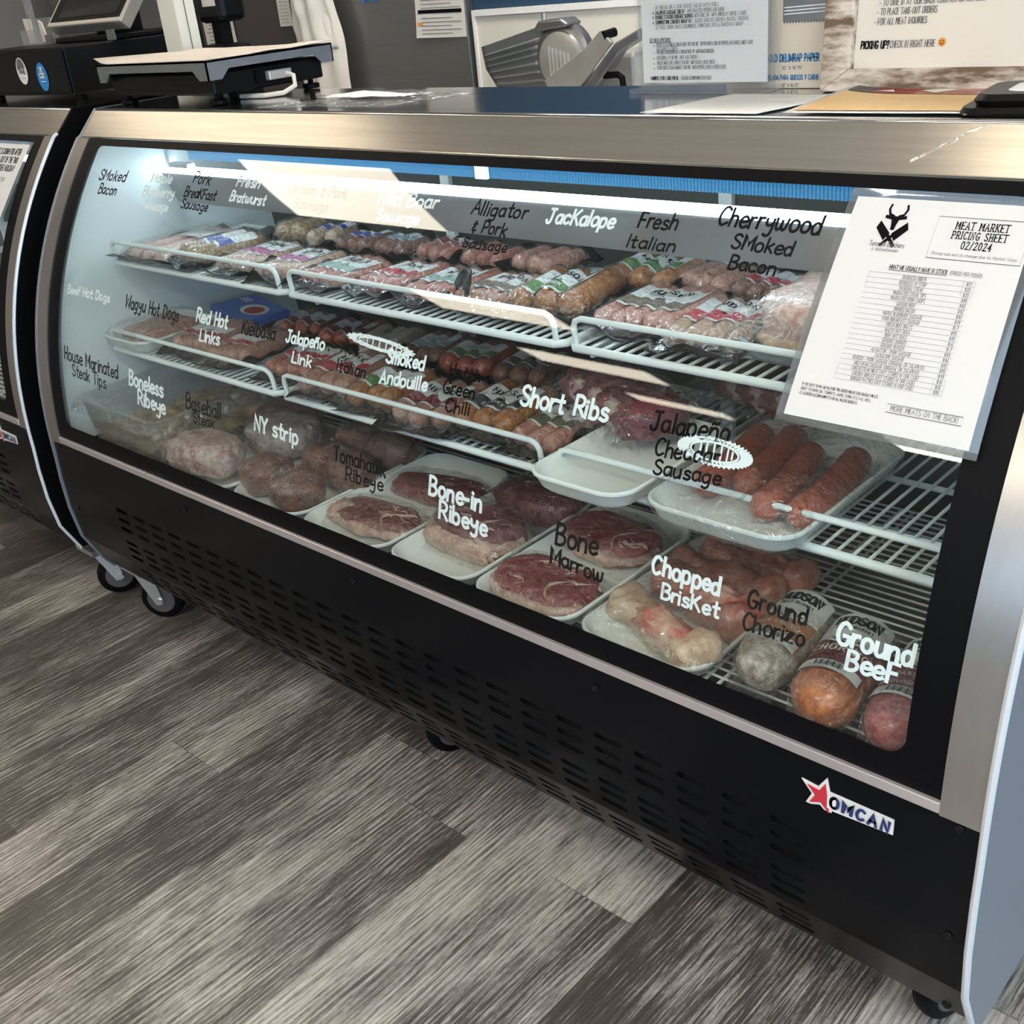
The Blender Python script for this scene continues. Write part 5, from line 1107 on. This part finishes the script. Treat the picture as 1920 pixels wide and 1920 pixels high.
# ------------------------------------------------------------------ on the far left case
t = thing('cash_drawer', 'black cash drawer with two oval stickers on the far left counter', 'cash drawer', (-1.50, .37, ZC))
MB().box((-.26, -.178, .012), (.228, .19, .115)).build('body', 'black_plastic', t, smooth=False, bevel=.003); MB().box((-.262, -.184, .018), (.226, -.178, .108)).build('drawer_front', 'black_panel', t, smooth=False, bevel=.002)
for a in (-.23, .2): MB().cyl((a, -.15, 0), (a, -.15, .013), .014, 12).cyl((a, .16, 0), (a, .16, .013), .014, 12).build('foot', 'black_rubber', t)
MB().tube([(-.215, -.186, .045), (-.210, -.196, .05), (-.206, -.196, .075), (-.212, -.186, .085)], .004, 8).build('handle', 'aluminium', t)
def oval(cx, cz, a, b, mats, writer):
    I = MB(); fm = lambda x, z: (cx+x, -.1852, cz+z); I.add([fm(a*math.cos(q), b*math.sin(q)) for q in [2*math.pi*i/32 for i in range(32)]], [tuple(range(32))], 0); writer(I, lambda x, z: (cx+x, -.1858, cz+z)); I.build('sticker', mats, t, smooth=False)
def wA(I, f):
    I.add([f(.019*math.cos(q), .006+.022*math.sin(q)) for q in [math.pi*i/12 for i in range(13)]], [tuple(range(13))], 1); ink(I, 'TRAIL', 0, -.006, .011, f, hw=.12, width=.036, align='c', mi=1); ribbon(I, [(-.012, -.016), (.012, -.016)], .0006, f, 1)
def wB(I, f):
    ink(I, 'BUY', 0, .012, .009, f, hw=.14, width=.014, align='c', mi=1); ink(I, 'CHOOSE', 0, -.002, .010, f, hw=.14, width=.024, align='c', mi=1); ribbon(I, [(-.011, -.010), (.011, -.010)], .0009, f, 1)
oval(.012, .068, .026, .030, ['sticker_white', 'ink_grey'], wA); oval(.110, .054, .026, .031, ['sticker_blue', 'label_white'], wB)
t = thing('register_screen', 'tilted register touchscreen with silver rim on the cash drawer', 'monitor', (-1.42, .36, ZC+.116), 2)
MB().box((-.13, -.04, 0), (.15, .13, .012)).box((-.05, .03, .01), (.05, .10, .09)).build('stand', 'black_plastic', t, smooth=False, bevel=.003)
an = math.radians(42); d = Vector((0, math.sin(an), math.cos(an))); n_ = Vector((0, -math.cos(an), math.sin(an))); o0 = Vector((0, -.01, .018))
def slab(x0, x1, a, b, q0, q1): 
    m_ = MB(); V = [o0+d*s+n_*q for q in (q0, q1) for s in (a, b)]
    c = [[(x0, *V[i][1:]), (x1, *V[i][1:])] for i in range(4)]
    m_.loft([[c[0][0], c[0][1], c[1][1], c[1][0]], [c[2][0], c[2][1], c[3][1], c[3][0]]]); return m_
slab(-.17, .17, 0, .27, 0, .030).build('rim', 'pos_silver', t, smooth=False, bevel=.003); slab(-.158, .158, .012, .258, .029, .0312).build('bezel', 'black_rubber', t, smooth=False); slab(-.125, .140, .022, .245, .030, .0320).build('screen', 'dark_screen', t, smooth=False)
for a in (-.165, .12): MB().box((a, -.045, .0), (a+.03, -.04, .022)).build('bracket', 'aluminium_dull', t, smooth=False)
t = thing('card_holder', 'small clear acrylic holder with tan cards at far left', 'card holder', (-1.665, .33, ZC+.116))
MB().box((-.045, -.02, 0), (.06, .03, .004)).box((-.045, -.02, 0), (.06, -.017, .035)).box((-.045, .027, 0), (.06, .03, .06)).box((-.010, -.01, 0), (.006, .004, .40)).build('acrylic_holder', 'acrylic', t, smooth=False)
MB().prism([(-.035, .005), (-.005, .005), (.0, .06), (-.04, .062)], 1, -.008, -.005).prism([(.012, .005), (.045, .005), (.03, .05), (.015, .055)], 1, .004, .007).build('card', 'card_brown', t, smooth=False)

# ------------------------------------------------------------------ behind the counter
struct(MB().box((-1.73, 1.985, .1), (2.6, 1.999, 1.122)).build('trim_1', 'white_panel', smooth=False))
m_ = MB().box((-1.73, 1.975, 1.122), (2.6, 1.999, 1.142)).box((-1.742, 1.975, .1), (-1.73, 1.999, 1.142)); struct(m_.build('trim_2', 'label_white', smooth=False))
def fridge(label, x0, x1, mat, y=1.97):
    t = thing('upright_fridge', label, 'fridge', ((x0+x1)/2, y, 0)); w_ = (x1-x0)/2
    MB().box((-w_, .03, .12), (w_, .47, 2.0)).build('body', 'steel_fridge', t, smooth=False); MB().box((-w_+.004, 0, .16), (w_-.004, .028, 1.96)).build('door', mat, t, smooth=False, bevel=.004)
    for a in (-w_+.05, w_-.05): MB().cyl((a, .06, 0), (a, .06, .12), .025, 10).build('leg', 'zinc', t)
    return t
fridge('stainless upright fridge carrying a printed notice and blue tape', -2.62, -1.761, 'steel_fridge')
t = fridge('dark brown fridge door with a long paper list behind the scale', -3.471, -2.685, 'fridge_brown')
MB().box((.384, -.012, .16), (.392, .0, 1.96)).box((.32, -.006, .16), (.384, .0, 1.96)).build('door_edge', 'steel_fridge', t, smooth=False)
fridge('grey stainless fridge at the far left behind the register', -4.842, -3.506, 'steel_fridge')
t = thing('notice_sheet', 'white safety notice with yellow marks stuck on the stainless fridge', 'notice', (-1.893, 1.968, 1.06), 0); t.rotation_euler.y = math.radians(1)
MB().grid(6, 8, lambda u, v: (-.126+.252*u, -.001-.014*(1-v)**3*(1-u), .31*v)).build('paper', 'paper', t)
I = MB(); fm = lambda x, z: (x*1.18, -.003-.014*(1-z*1.18/.31)**3*(1-(x+.107)/.214), z*1.18)
I.grid(2, 1, lambda u, v: fm(-.095+.19*u, .070+.010*v), 0)
for k in range(11):
    z = .012+.011*k+(.018 if k > 4 else 0); ribbon(I, [(-.08, z), (.05+.04*((k*3) % 2), z)], .0010, fm, 1)
for z in (.035, .118): I.grid(1, 1, lambda u, v: fm(-.098+.022*u, z+.010*v), 2)
I.build('print', ['ink_black', 'ink_grey', 'orange'], t, smooth=False)
t = thing('paper_label', 'small white label held by blue tape on the stainless fridge', 'label', (-2.283, 1.968, 1.212))
MB().box((-.03, -.0015, 0), (.03, 0, .07)).build('paper', 'paper', t, smooth=False)
for a in (-.036, .022): MB().box((a, -.0025, -.016), (a+.022, -.0015, .02)).build('tape', 'blue_tape', t, smooth=False)
t = thing('paper_list', 'long paper list with scribbled lines and a red magnet on the brown door', 'list', (-3.305, 1.967, 1.021))
MB().grid(4, 6, lambda u, v: (-.124+.236*u-.012*v, -.001-.004*math.sin(3*v), .42*v)).build('paper', 'paper_cream', t)
I = MB()
for k in range(18):
    z = .012+.013*k; ribbon(I, [(-.085+.01*((k*7) % 3), z), (-.05+.012*((k*5) % 7), z+.003), (-.02+.012*((k*4) % 6), z)], .0012, lambda x, z: (x*1.18, -.007, z*1.18))
I.build('print', 'ink_grey', t, smooth=False); MB().blob((.0, -.008, .25), (.019, .009, .028), 1, 0, 1).build('magnet', 'ink_red', t)
t = thing('thermometer_card', 'narrow beige chart card stuck high on the brown door', 'card', (-2.815, 1.965, 1.133))
MB().box((-.042, -.003, 0), (.042, 0, .19)).build('card', 'paper_cream', t, smooth=False)
I = MB(); [ribbon(I, [(-.028, .012+.011*k), (.028, .012+.011*k)], .0009, lambda x, z: (x*1.17, -.0036, z*1.18)) for k in range(13)]; [ribbon(I, [(a, .01), (a, .155)], .0006, lambda x, z: (x*1.17, -.0036, z*1.18)) for a in (-.01, .012)]
I.build('print', 'pale_line', t, smooth=False)
# apron hanging on the fridge edge
t = thing('apron', 'white cloth apron hanging between the brown door and stainless fridge', 'apron', (-2.543, 1.910, 0.785))
def cloth(off, sc, x0, x1, z0, z1, ph):
    def f(u, v):
        z = z0+(z1-z0)*v; k = (1-.62*max(0, (v-.45)/.55)**1.3); x = x0+(x1-x0)*u; xc = (x0+x1)/2
        return (xc+(x-xc)*k+.008*math.sin(v*5+ph), off-.030*math.sin(math.pi*u)-.010*math.sin(u*16+ph+v*2)*(.5+v*.6)-.012*noise.noise(Vector((u*4, v*5, ph))), z)
    return f
MB().grid(30, 26, cloth(0, 1, -.15, .14, .0, .62, 0)).build('skirt', 'apron_cloth', t, solid=.004)
MB().grid(24, 18, cloth(-.022, 1, -.12, .12, .26, .60, 2.2)).build('folded_bib', 'apron_cloth', t, solid=.005)
MB().tube([(.0, -.02, .60), (.01, -.01, .70), (.0, .02, .80)], .006, 8).build('strap', 'apron_cloth', t); MB().cyl((.0, .05, .80), (.0, .0, .80), .008, 10).build('hook', 'zinc', t)

# work table and slicer
t = thing('work_table', 'stainless work table carrying the meat slicer by the back wall', 'table', (-.2, 1.55, 0))
MB().box((-1.02, -.42, .86), (1.6, .40, .90)).build('table_top', 'steel_fridge', t, smooth=False, bevel=.004)
for a in (-.97, 1.55):
    for b in (-.37, .35): MB().cyl((a, b, 0), (a, b, .86), .02, 12).build('leg', 'zinc', t)
t = thing('meat_slicer', 'aluminium meat slicer with ribbed carriage and round blade on the work table', 'slicer', (-.93, 1.5, .90))
rx = lambda x: x+.93; rz_ = lambda z: z-.90
MB().box((-.20, -.05, .0), (.30, .25, .035)).box((.13, .02, .03), (.245, .18, .13)).build('base', 'aluminium', t, smooth=False, bevel=.012)
def ribs(poly, y0, y1, nrib, amp):
    """ribbed plate between a left and a right outline, (x, z) points from bottom to top"""
    Lp, Rp = poly; m_ = MB()
    def at(pl, v):
        s = v*(len(pl)-1); i = min(int(s), len(pl)-2); q = s-i; return (pl[i][0]+(pl[i+1][0]-pl[i][0])*q, pl[i][1]+(pl[i+1][1]-pl[i][1])*q)
    def f(u, v):
        a, b = at(Lp, v), at(Rp, v); r_ = max(0, math.sin(v*nrib*2*math.pi))**2*amp*(1 if .06 < u < .93 and v < .86 else 0)
        return (rx(a[0]+(b[0]-a[0])*u), y0+(y1-y0)*u-r_, rz_(a[1]+(b[1]-a[1])*u))
    m_.grid(16, nrib*10, f); return m_
ribs(([(-1.165, .935), (-1.215, 1.00), (-1.226, 1.062)], [(-.955, .935), (-1.01, 1.03), (-.995, 1.112)]), -.02, .005, 8, .008).build('carriage_plate', 'aluminium_dull', t, solid=.006)
bl = MB(); cx, cz = rx(-.925), rz_(1.022); 
bl.loft([[(cx+q_*1.0*math.cos(a), yy, cz+q_*1.0*math.sin(a)) for a in [2*math.pi*i/48 for i in range(48)]] for q_, yy in ((.096, .03), (.100, .012), (.098, .0), (.078, -.012))]).build('blade_ring', 'steel_fridge', t)
bc = MB(); bc.loft([[(cx+.006+q_*math.cos(a), yy, cz-.004+q_*math.sin(a)) for a in [2*math.pi*i/40 for i in range(40)]] for q_, yy in ((.078, -.010), (.076, -.022), (.060, -.026))])
for k in range(6): bc.tube([(cx-.025+.014*k, -.028, cz-.052), (cx-.027+.014*k, -.028, cz+.035-.004*k)], .0032, 6)
bc.build('blade_cover', 'aluminium', t)
MB().prism([(rx(-1.01), rz_(1.095)), (rx(-.985), rz_(1.125)), (rx(-.90), rz_(1.128)), (rx(-.875), rz_(1.112)), (rx(-.89), rz_(1.105)), (rx(-.985), rz_(1.098))], 1, -.03, .04).build('sharpener', 'steel_fridge', t, bevel=.006); MB().cyl((rx(-.985), 0, rz_(1.122)), (rx(-.985), 0, rz_(1.143)), .007, 12).build('knob', 'zinc', t)
MB().prism([(rx(-.958), rz_(.968)), (rx(-.80), rz_(1.052)), (rx(-.745), rz_(1.094)), (rx(-.708), rz_(1.062)), (rx(-.855), rz_(.93)), (rx(-.935), rz_(.93))], 1, -.05, -.035).build('guard_plate', 'aluminium', t, smooth=False, bevel=.002)
MB().prism([(rx(-.858), rz_(.93)), (rx(-.712), rz_(1.060)), (rx(-.63), rz_(1.092)), (rx(-.63), rz_(1.068)), (rx(-.70), rz_(1.035)), (rx(-.80), rz_(.93))], 1, -.03, .01).build('pusher_arm', 'aluminium_dull', t, smooth=False, bevel=.004)
MB().cyl((rx(-.735), -.05, rz_(1.08)), (rx(-.725), -.01, rz_(1.085)), .012, 16).build('knob', 'black_plastic', t)
MB().tube([(rx(-.76), -.02, rz_(.975)), (rx(-.715), -.02, rz_(.978)), (rx(-.70), -.02, rz_(.970)), (rx(-.697), -.02, rz_(.95)), (rx(-.697), -.02, .02)], .009, 10).build('hose', 'black_rubber', t)
